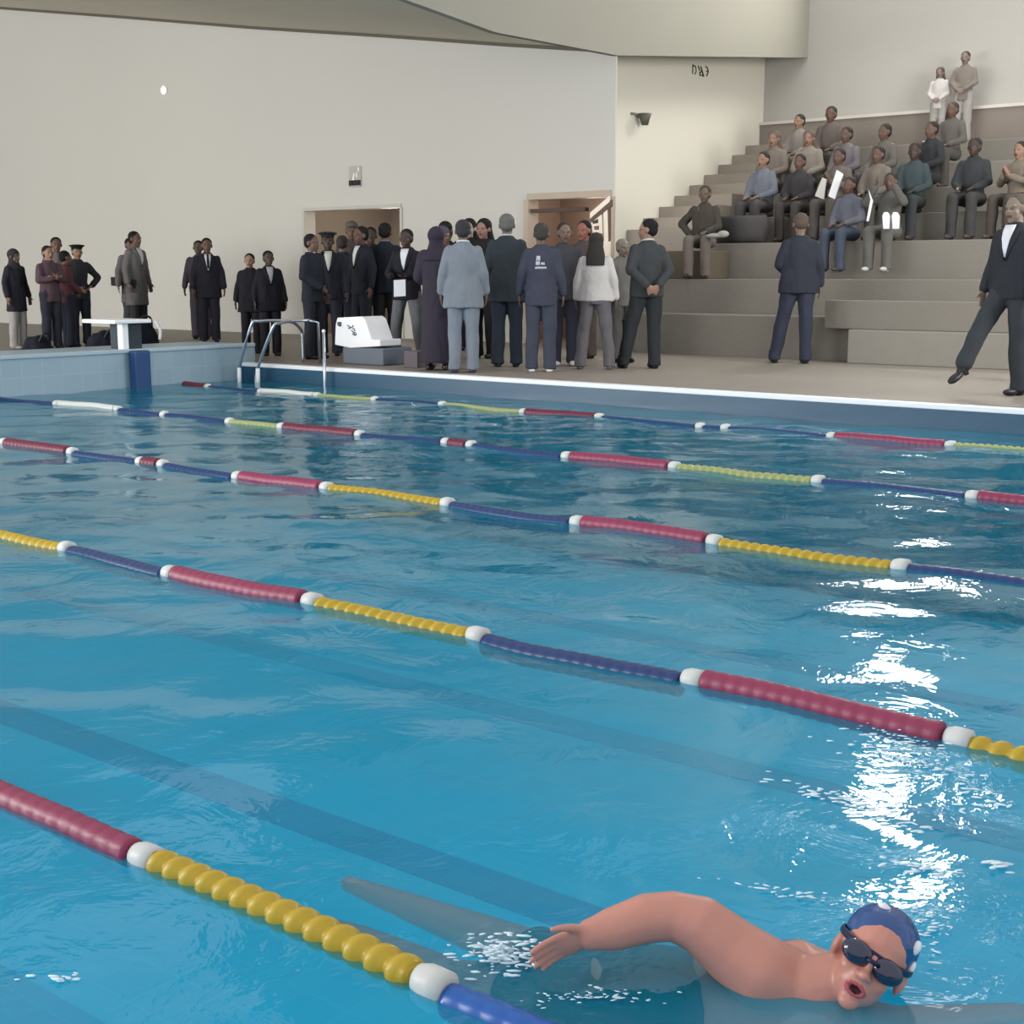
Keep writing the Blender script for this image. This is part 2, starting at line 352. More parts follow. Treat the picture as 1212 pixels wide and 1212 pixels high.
def glyph(strokes, name):
    b = bmesh.new()
    for (x0, y0), (x1, y1), wd in strokes:
        a = V((x0*sc*1.9, -.008, y0*sc)); c = V((x1*sc*1.9, -.008, y1*sc)); d = (c-a).normalized(); s = V((-d.z, 0, d.x))*wd*sc/2
        prism(b, [a-s, c-s, c+s, a+s], (0, .007, 0))
    obj(name, b, mat('black_paint', (50, 48, 38), .7), t)
glyph([((-9, -6), (-9, 4), 1.6), ((-9, 3.5), (-6, 2.5), 1.3), ((-6, 3), (-5, -2), 1.5), ((-5, -2), (-6.5, -6), 1.3)], 'letter')
glyph([((-3, 4), (-1, -1), 1.6), ((0, 4), (3.5, -6), 2.2), ((-1, -2), (-1, -6), 1.3), ((-1, -5.6), (4, -5.6), 1.2), ((1, 0), (-1, -5), 1)], 'letter')
glyph([((5.5, 5), (8, 4), 1.3), ((7.5, 4.5), (9, 0), 1.8), ((9, 0), (7, -5), 1.6), ((6.5, 0), (8.5, 0), 1.2)], 'letter')

# white framed panel leaning in the second doorway
t = thing('display_stand', 'white framed board with a slanted top leaning in the second doorway', 'stand', (XW-.05, 12.1, DECK))
def dp(x, y): q = onX(x, y, XW-.05); return (q.x-XW+.05, q.y-12.1, q.z-DECK)
def dpoly(name, pts, mm, dx=.03):
    b = bmesh.new(); prism(b, [(p_[0]-dx+.03, p_[1], p_[2]) for p_ in (dp(*q) for q in pts)], (.03, 0, 0)); return obj(name, b, mm, t)
m_ws = mat('warm_white', (232, 222, 210), .6)
dpoly('beam', [(699, 252), (722, 232), (722, 239), (699, 259)], m_ws, .05)
dpoly('beam_stripe', [(699, 259), (724, 236), (724, 244), (699, 264)], mat('brown_trim', (98, 82, 70), .7), .04)  # dark brown stripe along the lower edge of the white beam
dpoly('board', [(698, 262), (712, 252), (713, 276), (702, 276)], m_ws, .03)
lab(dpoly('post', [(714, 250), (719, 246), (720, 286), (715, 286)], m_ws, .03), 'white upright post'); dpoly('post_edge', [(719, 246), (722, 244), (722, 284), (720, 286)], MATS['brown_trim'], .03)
dpoly('picture', [(701, 262), (708, 259), (708, 264), (702, 265)], mat('olive_print', (70, 70, 58), .7), .035)
dpoly('picture', [(703, 268), (709, 267), (709, 272), (704, 272)], mat('brown_print', (120, 96, 86), .7), .035)
b = bmesh.new(); q = dp(716, 286); box(b, (-.05, q[1]-.1, 0), (.05, q[1]+.1, q[2])); obj('base', b, m_ws, t)

# ------------------------------------------------------------------ pool fittings
p0 = onY(150, 408, YE); p1 = onY(168, 408, YE)
X0, X1 = p0.x, p1.x
t = thing('starting_block', 'white starting block on a blue post at the far left pool end', 'starting block', ((X0+X1)/2, YE, .44))
cx = (X0+X1)/2
q0 = onY(134, 375, YE).x-cx; q1 = onY(178, 373, YE).x-cx
b = boxm((q0, -.02, .30), (q1, .62, .345)); obj('platform', bevel(b, .012), m_white, t)
obj('post', bevel(boxm((X0-cx-.03, .03, 0), (X0-cx+.055, .13, .31)), .01), m_white, t)
obj('cabinet', bevel(boxm((X0-cx+.06, .06, 0), (X1-cx+.05, .4, .30)), .01), mat('dark_teal', (40, 52, 62), .6), t)
lab(obj('wall_pad', bevel(boxm((X0-cx, -.16, -.56), (X1-cx, -.02, -.01)), .02), mat('blue_pad', (36, 66, 112), .45), t), 'blue pad hanging down to the water')
# ladder: far right corner of the pool
t = thing('pool_ladder', 'steel pool ladder with curved handrails at the far pool corner', 'ladder', (XS, 12.7, DECK))
def rel(p, o=(XS, 12.7, DECK)): return V(p)-V(o)
XL = XS-.25
A = [onX(281, 448, XL), onX(283, 436, XL), onX(297, 386, XL), onX(308, 380, XL+.1), onX(350, 379.5, XL+.6), onX(366, 379, XL+.7)]
A2 = [onX(303, 456, XL+.05), onX(305, 436, XL+.05), onX(323, 388, XL+.05), onX(330, 383, XL+.15), onX(345, 381, XL+.5), onX(356, 390, XL+.85), onX(358, 400, XL+.9)]
A2.append(V((A2[-1].x, A2[-1].y, DECK)))
for P_ in (A, A2):
    b = bmesh.new(); tube(b, [rel(x) for x in smooth_path(P_, 5)], .019, 10); obj('handrail', b, m_steel, t, True)
e = onX(366, 379, XL+.7); b = bmesh.new(); tube(b, [rel(e), rel((e.x+.1, e.y-.05, e.z-.03)), rel((e.x+.12, e.y-.05, DECK))], .018, 10); obj('handrail', b, m_steel, t, True)
for z in (-.05, -.3):
    b = bmesh.new(); a = onX(283, 446, XL); c = onX(303, 446, XL+.05); tube(b, [rel((a.x, a.y, z)), rel((c.x, c.y, z))], .02, 8); obj('rung', b, m_steel, t)
for q in (A[1], A2[1]):
    b = bmesh.new(); tube(b, [rel((q.x, q.y, -.06)), rel((q.x, q.y, .17))], .026, 12); lab(obj('sleeve', b, m_white, t, True), 'bright white sleeve at the waterline')
a = onX(383, 392, 11.2); t = thing('pool_post', 'thin steel post standing in the water beside the ladder', 'post', (a.x, a.y, -.6))
b = bmesh.new(); tube(b, [(0, 0, 0), (0, 0, a.z+.6)], .018, 10); obj('pole', b, m_steel, t, True)
b = bmesh.new(); ell(b, (0, 0, a.z+.6), .022); obj('cap', b, m_white, t, True)

# white block with markings on a low grey base
XB = 12.0
t = thing('starting_platform', 'white wedge shaped platform with dark markings on a grey base by the ladder', 'starting block', (XB, 12.0, DECK))
O_ = V((XB, 12.0, DECK))
def bp_(x, y, X=XB): return onX(x, y, X)-O_
def side(name, pts, X, th, mm):
    b = bmesh.new(); prism(b, [bp_(x, y, X) for x, y in pts], (th, 0, 0)); bmesh.ops.bevel(b, geom=b.edges[:], offset=.012, segments=2, affect='EDGES', profile=.5); return obj(name, b, mm, t)
side('body', [(396, 408), (397, 384), (399, 376), (428, 374.5), (432, 378), (440, 402), (450, 402), (450, 410), (414, 412)], XB, .38, m_white)
z1 = bp_(440, 412).z; ya = bp_(404, 412).y; yb = bp_(505, 412).y
obj('grey_base', bevel(boxm((.02, bp_(452, 415).y, 0), (.55, ya, z1)), .02), mat('slate_base', (96, 104, 116), .6), t)
def mark(pts, X=XB-.006, nm='marking'):
    b = bmesh.new(); P3 = [bp_(x, y, X) for x, y in pts]; tube(b, P3, .006, 6); obj(nm, b, mat('dark_marking', (70, 76, 92), .6), t)
b = bmesh.new(); prism(b, [bp_(x, y, XB-.004) for x, y in ((399.5, 381), (404, 381), (404, 386.5), (402, 386.5), (399.5, 385))], (-.003, 0, 0)); lab(obj('emblem', b, mat('emblem_grey', (70, 76, 92), .6), t), 'small dark square emblem')
for pl in ([(411, 385), (413, 386), (415, 388)], [(414, 388), (417, 387), (418, 385)], [(417, 389), (419, 389), (420, 392)], [(416, 391), (418, 393), (421, 394)], [(417, 395), (418, 396), (421, 397)], [(418, 393), (420, 397), (422, 395)], [(412, 388), (414, 389)]): mark(pl)
q = onX(470, 435, 12.0)
tag(obj('box_plinth', bevel(boxm((12.0, onX(494, 430, 12).y, DECK), (12.35, onX(478, 430, 12).y, onX(495, 416, 12).z)), .01), mat('taupe_box', (92, 86, 92), .7)), 'taupe low box on the deck left of the grey-blue suit', 'box')

# ------------------------------------------------------------------ lane ropes
m_red = mat('red_float', (128, 36, 72), .45, .1, 12, .1, 30, .5); m_yel = mat('yellow_float', (178, 150, 40), .4, .08, 12, 0, spec=.4)
m_blu = mat('blue_float', (12, 46, 98), .35, .1, 12, 0, spec=.5); m_wht = mat('white_float', (196, 198, 196), .4, .04)
m_pale = mat('pale_yellow_float', (150, 158, 104), .4, .08); m_dkr = mat('dull_red_float', (100, 38, 60), .4, .1)
m_blu2 = mat('near_blue_float', (18, 82, 160), .3, .1, 12, 0, spec=.5)
MC = {'B': (m_blu2, 'blue'), 'r': (m_red, 'red'), 'y': (m_yel, 'yellow'), 'b': (m_blu, 'blue'), 'w': (m_wht, 'white'), 'p': (m_pale, 'pale yellow'), 'd': (m_dkr, 'dull red')}
def rope(X, segs, label, sink=0, R=.043, wob=.02):
    t = thing('lane_rope', label, 'lane rope', (X, segs[0][0], 0), 0, 'lane ropes across the pool')
    Y0 = segs[0][0]
    def c(y): return V((wob*sin(y*1.7+X)+wob*.5*sin(y*3.9), y-Y0, water_h(X, y)*.6+.006-sink))
    b = bmesh.new(); yy = [Y0+(segs[-1][1]-Y0)*i/60 for i in range(61)]; tube(b, [c(y) for y in yy], .006, 6); obj('cable', b, m_dark, t)
    for y0, y1, k in segs:
        L = y1-y0; b = bmesh.new(); n = 18
        col = k[0]; far = X > 2; rad = R*(.88 if far and col in 'wyp' else 1); dz = (-.024 if far else -.02) if col in 'bB' else (-.012 if far and col in 'yp' else 0)
        pitch = .056 if col in 'yp' else .05; deep = .36 if col in 'yp' else .05
        if col == 'w' and L < .3: prof = [(0, .55), (.002, .96), (L*.4, .99), (L-.03, .98), (L-.008, .8), (L, .5)]
        else:
            m_ = max(2, round(L/pitch)); pp = L/m_; prof = [(0, .35), (.004, .8)]
            for i in range(m_):
                s = i*pp; prof += [(s+pp*.12, 1-deep), (s+pp*.30, 1-deep*.15), (s+pp*.5, 1), (s+pp*.70, 1-deep*.1), (s+pp*.92, 1-deep)]
            prof += [(L-.002, .8), (L, .35)]
        rings = []
        for s, q in prof:
            y = y0+s; ce = c(y)+V((0, 0, dz)); tw = 0
            sk = (-.35 if col in 'yp' else 0)
            rings.append([b.verts.new(ce+V((rad*q*cos(2*pi*j/n), sk*rad*q*cos(2*pi*j/n), rad*q*sin(2*pi*j/n)))) for j in range(n)])
        for r0, r1 in zip(rings, rings[1:]):
            for j in range(n): b.faces.new((r0[j], r1[j], r1[(j+1) % n], r0[(j+1) % n]))
        b.faces.new(rings[0]); b.faces.new(rings[-1][::-1])
        o = obj('collar' if (col == 'w' and L < .3) else 'float_section', b, MC[col][0], t, True)
        o['label'] = MC[col][1]+(' collar between two float sections' if L < .3 and col == 'w' else ' float section')
def auto(bounds):
    """bounds: list of (y, colour of what follows); collars sit on each boundary"""
    out_ = []
    for (ya, k), (yb, _) in zip(bounds, bounds[1:]):
        if out_: out_.append((ya-.04, ya+.04, 'w'))
        out_.append((ya+.04, yb-.04, k))
    return out_
rope(1.74, auto([(.2, 'r'), (.72, 'B'), (1.56, 'y'), (2.425, 'r'), (3.27, 'b'), (4.1, 'y'), (4.95, 'r'), (5.8, 'b'), (6.65, 'y'), (7.5, 'r'), (8.35, 'b'), (9.2, 'y'), (10.05, 'r'), (10.9, 'b'), (12.0, 'y'), (13.2, 'y')]), 'nearest lane rope, thick red then yellow floats running down the lower left', wob=.006, R=.035)
rope(3.65, auto([(-.3, 'b'), (.45, 'y'), (1.27, 'r'), (2.155, 'b'), (3.05, 'y'), (3.9, 'r'), (4.795, 'b'), (5.62, 'y'), (6.45, 'r'), (7.3, 'b'), (8.15, 'y'), (9, 'r'), (9.85, 'b'), (10.7, 'y'), (11.6, 'r'), (13.2, 'r')]), 'second lane rope from the camera, just beyond the swimmer')
rope(5.76, auto([(.5, 'r'), (1.45, 'b'), (2.32, 'y'), (3.27, 'r'), (4.11, 'b'), (5.05, 'y'), (6.0, 'r'), (6.83, 'b'), (7.61, 'd'), (7.87, 'b'), (8.73, 'd'), (9.59, 'b'), (10.5, 'y'), (11.4, 'r'), (13.2, 'r')]), 'middle lane rope crossing the whole pool, third from the camera')
rope(7.9, auto([(.9, 'y'), (1.85, 'r'), (2.76, 'b'), (3.77, 'p'), (4.82, 'r'), (5.72, 'b'), (6.66, 'd'), (6.92, 'b'), (7.85, 'd'), (8.77, 'p'), (9.44, 'b'), (10.42, 'b'), (11.14, 'w'), (12.13, 'b'), (13.2, 'b')]), 'fourth lane rope from the camera with faded floats')
rope(10.28, auto([(1.5, 'b'), (2.7, 'p'), (3.79, 'r'), (4.78, 'b'), (5.78, 'b'), (6.03, 'b'), (7.1, 'd'), (7.97, 'p'), (9.03, 'b'), (10.0, 'p'), (10.83, 'w'), (11.75, 'b'), (12.7, 'd'), (13.2, 'd')]), 'farthest lane rope, near the side deck where the crowd stands', sink=.008)

# ------------------------------------------------------------------ people
def skinm(rgb): return mat('skin_%d_%d_%d' % rgb, rgb, .55, .06, 20, .05, 60, .35)
m_eye = mat('eye', (120, 112, 106), .3, 0); m_pup = mat('pupil', (20, 14, 12), .2, 0)
m_lip = mat('lips', (92, 58, 54), .5, .05)
def head_shapes(bm, M3, c, s):
    """human head, centre c, axes M3 (columns right, forward, up), s = 1 for a 0.23 m head"""
    def e(p, r): ell(bm, V(c)+M3 @ (V(p)*s), [x*s for x in r], M3, 16)
    e((0, -.014, .03), (.076, .094, .083)); e((0, .02, -.04), (.058, .066, .070)); e((0, .058, -.096), (.024, .022, .018))
    for q in (-1, 1):
        e((q*.034, .05, -.028), (.024, .026, .024)); e((q*.028, .074, .02), (.027, .013, .010)); e((q*.078, -.005, -.008), (.011, .022, .032))
        e((q*.012, .090, -.028), (.009, .010, .008))
    e((0, .084, .0), (.010, .014, .026)); e((0, .098, -.024), (.014, .014, .012)); e((0, .082, -.056), (.025, .011, .0065)); e((0, .079, -.068), (.021, .011, .0075))
def hand_shapes(bm, wr, d, nrm, s=1.0, curl=.5, side=1, fr=.0088):
    """wrist point, finger direction, palm normal; thumb on side * (d x n)"""
    d = V(d).normalized(); nrm = (V(nrm)-d*V(nrm).dot(d)).normalized(); sd = d.cross(nrm)*side
    R = Matrix((sd, d, nrm)).transposed()
    wr = V(wr)
    ell(bm, wr+d*.045*s, (.040*s, .050*s, .016*s), R)
    for i, (o_, L) in enumerate(((.031, .068), (.011, .078), (-.010, .073), (-.030, .056))):
        p = wr+d*.082*s+sd*o_*s; q = [p-d*.03*s, p]; dd = d.copy(); r = [fr*s*1.05]*2
        for k in range(3):
            dd = (dd+nrm*curl*(.45+.1*i)).normalized(); p = p+dd*L*s*(.42, .32, .26)[k]; q.append(p); r.append(fr*s*(1, .93, .82)[k])
        limb(bm, q, r, 8)
    p = wr+d*.02*s+sd*.028*s; dd = (sd*.8+d*.75+nrm*.2).normalized(); q = [p]; r = [.013*s]
    for k in range(3):
        p = p+dd*(.034, .028, .022)[k]*s; q.append(p); r.append((.0115, .010, .0088)[k]*s); dd = (dd+d*.35+nrm*.2*curl).normalized()
    limb(bm, q, r, 8)

ARMS = {  # elbow, wrist, finger direction, palm normal (for the +x side)
 'down': ((.245, -.02, 1.15), (.262, .05, .91), (0, .15, -1), (-1, .2, 0)),
 'front': ((.245, .01, 1.15), (.07, .215, 1.0), (-.8, .1, -.5), (0, -1, -.2)),
 'cross': ((.235, .09, 1.16), (.02, .225, 1.20), (-1, .0, .1), (0, -1, 0)),
 'back': ((.26, -.10, 1.15), (.07, -.20, .97), (-.8, .0, -.5), (0, 1, 0)),
 'up': ((.27, .20, 1.32), (.13, .24, 1.54), (-.2, .2, 1), (-1, 0, 0)),
 'clap': ((.24, .08, 1.16), (.045, .30, 1.24), (-.1, .5, .8), (-1, 0, 0)),
 'lap': ((.23, .04, 1.14), (.10, .27, 1.06), (-.2, 1, -.2), (0, 0, -1)),
 'hip': ((.37, -.08, 1.18), (.21, .05, 1.03), (-.7, .2, -.5), (-1, 0, 0)),
 'hold': ((.24, .04, 1.15), (.10, .32, 1.10), (-.3, 1, .1), (0, 0, 1)),
 'point': ((.30, .10, 1.20), (.36, .34, 1.22), (.3, 1, .1), (0, 0, -1)),
}
def skel(legs, la, ra, lean=0):
    J = {}; dz = 0
    if legs == 'sit': dz = -.365
    for s, n_ in ((-1, 'L'), (1, 'R')):
        if legs == 'sit': J[n_] = [(s*.09, .0, .555), (s*.13, .41, .555), (s*.13, .40, .09)]
        elif legs == 'wide': J[n_] = [(s*.09, 0, .92), (s*.15, .02, .49), (s*.19, -.01, .08)]
        elif legs == 'walk':
            J[n_] = [(s*.09, 0, .92), (s*.10, .16, .51), (s*.10, .20, .08)] if s < 0 else [(s*.09, 0, .92), (s*.10, -.03, .49), (s*.10, -.30, .14)]
        elif legs == 'kick':
            J[n_] = [(s*.09, 0, .92), (s*.10, .26, .58), (s*.10, .46, .26)] if s > 0 else [(s*.09, 0, .92), (s*.10, .0, .49), (s*.11, -.03, .08)]
        elif legs == 'stride': 
            J[n_] = [(s*.09, 0, .92), (s*.17, .06, .5), (s*.24, .10, .08)] if s < 0 else [(s*.09, 0, .92), (s*.09, -.01, .49), (s*.10, -.03, .08)]
        else: J[n_] = [(s*.09, 0, .92), (s*.10, .015, .49), (s*.105, -.01, .08)]
    for s, n_, a in ((-1, 'l', la), (1, 'r', ra)):
        e, w_, d, nn = ARMS[a]
        J[n_] = [V((s*.155, -.005, 1.385+dz)), V((s*e[0]*(.94 if a in ('down', 'front', 'back') else 1), e[1], e[2]+dz)), V((s*w_[0], w_[1], w_[2]+dz))]; J[n_+'h'] = (V((s*d[0], d[1], d[2])), V((s*nn[0], nn[1], nn[2])))
    J['dz'] = dz; J['lean'] = lean
    return J
def decal(parent, name, me, rows, mm, front=True, n=6, off=.006, label=None):
    """thin cloth patch laid on a garment; rows of (z, x left, x right)"""
    bv = BVHTree.FromPolygons([v.co.copy() for v in me.vertices], [tuple(p.vertices) for p in me.polygons])
    sg = 1 if front else -1; b = bmesh.new(); G_ = []
    for z, xl, xr in rows:
        r = []
        for i in range(n+1):
            x = xl+(xr-xl)*i/n; h = bv.ray_cast(V((x, sg*1.2, z)), V((0, -sg, 0)))
            y = h[0].y if h[0] is not None else sg*.1
            r.append(b.verts.new((x, y+sg*off, z)))
        G_.append(r)
    for a, c in zip(G_, G_[1:]):
        for i in range(n): b.faces.new((a[i], a[i+1], c[i+1], c[i]) if not front else (a[i+1], a[i], c[i], c[i+1]))
    o = obj(name, b, mm, parent, True); so = o.modifiers.new('t', 'SOLIDIFY'); so.thickness = .005; so.offset = -1
    if label: o['label'] = label
    return o

def person(label, at, face, h=1.75, legs='stand', arms=('down', 'down'), top='suit', tc=(30, 33, 44), bc=None, skin=(98, 74, 64),
           hair=('short', (26, 24, 26)), shirt=None, tie=None, shoes=(18, 18, 22), hem=.80, wide=1.0, group=None, fine=True, head_dy=0, head_down=0, hemw=1.0, collar=None, turn=0):
    """face: degrees, 0 = towards the camera, 90 = towards picture right, 180 = away"""
    at = V(at); tocam = V((-at.x, -at.y, 0)).normalized(); hd = tocam*cos(radians(face))+RT*sin(radians(face))
    rz = atan2(-hd.x, hd.y); S = h/1.75
    t = thing('person', label, 'person', at, rz, group)
    J = skel(legs, *arms); dz = J['dz']; bc = bc or tc
    vox = .0115 if fine else .016
    # body
    bm = bmesh.new()
    W_ = wide
    loft(bm, [(0, 0, .86+dz, .14*W_, .10), (0, 0, .95+dz, .15*W_, .105), (0, 0, 1.08+dz, .125*W_, .09), (0, 0, 1.25+dz, .145, .10), (0, 0, 1.36+dz, .15, .10), (0, 0, 1.43+dz, .12, .075), (0, -.005, 1.47+dz, .056, .056), (0, 0, 1.56+dz, .052, .054)])
    for k in 'LR':
        p = J[k]; limb(bm, p, [.085, .055, .038]); f = V(p[2]); dd = (V(p[2])-V(p[1])).normalized()
        fd = V((0, 1, 0)) if legs != 'kick' or k == 'L' else V((0, .75, -.5)).normalized()
        limb(bm, [f+V((0, -.03, -.04)), f+fd*.13+V((0, 0, -.045))], [.032, .03])
    for k in 'lr':
        p = J[k]; limb(bm, p, [.052, .038, .027]); hdv, nn = J[k+'h']; hand_shapes(bm, p[2], hdv, nn, 1, .28, -1 if k == 'l' else 1)
    HM = Matrix.Rotation(radians(turn), 3, 'Z') @ Matrix.Rotation(-radians(head_down), 3, 'X')
    hc = V((0, .012+head_dy, 1.612+dz)); head_shapes(bm, HM, hc, 1.1)
    me = bake('body', bm, vox, 2)
    me.materials.append(skinm(skin)); me.materials.append(m_lip)
    for p in me.polygons:
        q = HM.transposed() @ (p.center-hc)/1.1
        if abs(q.x) < .024 and q.y > .076 and -.074 < q.z < -.050: p.material_index = 1
    bm = bmesh.new(); bm.from_mesh(me)
    for q in (-1, 1):
        for r_, y_, mi in ((.0125, .0735, 2), (.0062, .0815, 3)):
            n0 = len(bm.faces); ell(bm, hc+HM @ V((q*.033, y_*1.1, .002)), (r_*1.05, r_*.75, r_*.62), HM, 8); bm.faces.ensure_lookup_table()
            for f in bm.faces[n0:]: f.material_index = mi; f.smooth = True
    bm.to_mesh(me); bm.free(); me.materials.append(m_eye); me.materials.append(m_pup)
    def fin(name, me_, mm, lb=None):
        o = link(name, me_, t, [mm] if mm else [])
        o.scale = (S, S, S)
        if lb: o['label'] = lb
        return o
    fin('body', me, None)
    # hair or headwear
    kind, hcol = hair
    def P(p): return hc+HM @ (V(p)*1.1)
    bm = bmesh.new(); hm = cloth(hcol) if kind in ('scarf', 'cap', 'peaked') else mat('hair_%d_%d_%d' % hcol, hcol, .75, .15, 40, .5, 80, .2)
    if kind in ('short', 'cap', 'peaked'):
        ell(bm, P((0, -.024, .042)), tuple(1.1*q_ for q_ in (.082, .092, .080)), HM, 20); ell(bm, P((0, -.045, .0)), tuple(1.1*q_ for q_ in (.076, .068, .07)), HM, 16)
        m1 = bake('hair', bm, .008, 1); fin('hair', m1, mat('hair_%d_%d_%d' % ((24, 22, 24) if kind != 'short' else hcol), (24, 22, 24) if kind != 'short' else hcol, .75, .15, 40, .5, 80, .2))
    bm = bmesh.new()
    if kind == 'long':
        ell(bm, P((0, -.026, .040)), tuple(1.1*q_ for q_ in (.090, .098, .088)), HM, 20); loft(bm, [(0, -.10+head_dy, 1.33+dz, .12, .05), (0, -.08+head_dy, 1.45+dz, .125, .06), (0, -.05+head_dy, 1.56+dz, .10, .08), (0, -.03+head_dy, 1.68+dz, .08, .08)])
        fin('hair', bake('hair', bm, .009, 3), hm)
    if kind == 'scarf':
        ell(bm, P((0, -.020, .030)), tuple(1.1*q_ for q_ in (.094, .100, .098)), HM, 20); loft(bm, [(0, -.02, 1.34+dz, .19, .13), (0, -.02, 1.42+dz, .17, .12), (0, -.01, 1.48+dz, .11, .095), (0, -.01+head_dy, 1.55+dz, .085, .085), (0, -.02+head_dy, 1.64+dz, .085, .085)])
        fin('headscarf', bake('headscarf', bm, .009, 3, folds=.006), hm)
    if kind == 'cap':
        ell(bm, P((0, -.012, .068)), tuple(1.1*q_ for q_ in (.088, .10, .065)), HM, 20); ell(bm, P((0, .09, .058)), tuple(1.1*q_ for q_ in (.065, .06, .008)), HM, 16); fin('cap', bake('cap', bm, .006, 1), hm)
    if kind == 'peaked':
        ell(bm, P((0, 0, .10)), tuple(1.1*q_ for q_ in (.125, .13, .022)), HM, 20); ell(bm, P((0, 0, .075)), tuple(1.1*q_ for q_ in (.090, .10, .035)), HM, 20); ell(bm, P((0, .09, .055)), tuple(1.1*q_ for q_ in (.06, .05, .007)), HM, 16)
        fin('officer_cap', bake('officer_cap', bm, .006, 1), hm)
    # garments
    tm = cloth(tc); vx = .0145 if fine else .02; fo = .012
    def legs_mesh(r0=.105, r1=.082, r2=.074):
        bm = bmesh.new(); loft(bm, [(0, 0, .84+dz, .165*W_, .118), (0, 0, .95+dz, .165*W_, .118), (0, 0, 1.05+dz, .145*W_, .105)])
        for k in 'LR':
            p = [V(x) for x in J[k]]; e_ = p[2]+(p[1]-p[2]).normalized()*.03; limb(bm, [p[0], p[1], e_], [r0, r1, r2])
            if legs != 'kick' or k == 'L': loft(bm, [(p[2].x, p[2].y, .035, r2*1.02, r2*1.15), (p[2].x, p[2].y, .14, r2, r2)])
        return bake('trousers', bm, vx, 2, folds=fo)
    def sleeves(bm, r=(.068, .060, .050), short=False):
        for k in 'lr':
            p = [V(x) for x in J[k]]
            if short: limb(bm, [p[0], p[0]+(p[1]-p[0])*.75], [r[0], r[1]*1.05])
            else: limb(bm, [p[0], p[1], p[1]+(p[2]-p[1])*.90], list(r))
    if top in ('suit', 'coat', 'shirt', 'tee', 'blazer'):
        bm = bmesh.new(); z0 = max(hem, .80 if legs != 'sit' else .88)+dz if legs == 'sit' else hem
        hw = (.185+.05*max(0, (.8-hem)/.5))*W_*hemw
        k_ = .93 if top in ('shirt', 'tee') else 1
        secs = [(0, 0, z0, hw*k_, .135*k_*(1+.25*max(0, .8-hem)))]
        if z0 < .9+dz: secs.append((0, 0, .95+dz, .182*W_*k_*(1+(hemw-1)*.6), .132*k_))
        secs += [(0, 0, 1.10+dz, .168*W_*k_, .122*k_), (0, 0, 1.28+dz, .185*k_*(1+(W_-1)*.6), .128*k_), (0, 0, 1.36+dz, .186*k_, .118*k_), (0, -.005, 1.42+dz, .160*k_, .098*k_), (0, -.008, 1.455+dz, .110, .082), (0, -.01, 1.495+dz, .072, .072)]
        loft(bm, secs); sleeves(bm, short=(top == 'tee'))
        jm = bake('jacket', bm, vx, 2, folds=fo)
        nm = {'suit': 'jacket', 'blazer': 'jacket', 'coat': 'coat', 'shirt': 'shirt', 'tee': 'shirt'}[top]
        fin(nm, jm, tm)
        fin('trousers', legs_mesh(), cloth(bc))
        if shirt:
            o = decal(t, 'shirt_front', jm, [(1.475+dz, -.055, .055), (1.42+dz, -.052, .052), (1.36+dz, -.042, .042), (1.28+dz, -.026, .026), (1.20+dz, -.006, .006)], cloth(shirt)); o.scale = (S,)*3
            for sg in (-1, 1):   # lapels
                o = decal(t, 'lapel', jm, [(1.475+dz, sg*.058, sg*.085), (1.40+dz, sg*.052, sg*.105), (1.34+dz, sg*.040, sg*.095), (1.26+dz, sg*.022, sg*.06), (1.17+dz, sg*.002, sg*.015)], tm, n=3, off=.010); o.scale = (S,)*3
        if tie:
            o = decal(t, 'tie', jm, [(1.47+dz, -.016, .016), (1.44+dz, -.012, .012), (1.34+dz, -.018, .018), (1.24+dz, -.016, .016)], cloth(tie), n=2, off=.014); o.scale = (S,)*3
    else:  # robe / dress down to the ankles
        bm = bmesh.new(); lo_ = hem
        loft(bm, [(0, 0, lo_, .23*hemw*W_, .19*W_), (0, 0, .5, .21*hemw*W_, .17), (0, 0, .92, .185*W_, .14), (0, 0, 1.10, .165*W_, .125), (0, 0, 1.28, .185, .128), (0, 0, 1.38, .188, .120), (0, -.005, 1.44, .15, .095), (0, -.01, 1.49, .078, .074)])
        sleeves(bm, (.085, .08, .075)); jm = bake('robe', bm, vx, 2, folds=.011); fin('robe', jm, tm)
        if bc != tc: fin('trousers', legs_mesh(), cloth(bc))
    if collar:
        bm = bmesh.new(); pts = [(.066*cos(a), -.006+.066*sin(a), 1.492+dz+.012*(-sin(a))) for a in [2*pi*i/20 for i in range(21)]]; tube(bm, pts, .011, 8)
        o = obj('collar', bm, cloth(collar), t, True); o.scale = (S,)*3
    for k in 'LR':
        bm = bmesh.new(); p = V(J[k][2]); fd = V((0, 1, 0)); kk = legs == 'kick' and k == 'R'
        if kk: fd = V((0, .8, -.45)).normalized()
        ell(bm, p+V((0, .0, -.035)), (.045, .06, .048)); ell(bm, p+fd*.10+V((0, 0, -.046)), (.046, .095, .034), fd.to_track_quat('Y', 'Z').to_matrix()); ell(bm, p+V((0, -.02, -.062)), (.042, .05, .02))
        fin('shoe', bake('shoe', bm, .009, 1), mat('leather_%d_%d_%d' % shoes, shoes, .4, .08))
    t['_s'] = S; return t, jm, S, J

def ht(at, ytop):
    lo, hi = .8, 2.4
    for _ in range(30):
        m_ = (lo+hi)/2
        if proj(V(at)+V((0, 0, m_)))[1] > ytop: lo = m_
        else: hi = m_
    return lo
def stand(label, x, yf, yt, face, **k):
    at = onZ(x, yf, DECK); hh = min(1.98, max(1.4, ht(at, yt)))
    r = person(label, at, face, hh, group=k.pop('group', 'officials and visitors standing on the pool deck'), **k)
    return r
NAVY = (34, 39, 50); BLK = (24, 25, 33); TEAL = (46, 55, 64); WHT = (206, 208, 214); SK = (92, 70, 61); SKD = (62, 50, 46); SKL = (132, 104, 88)
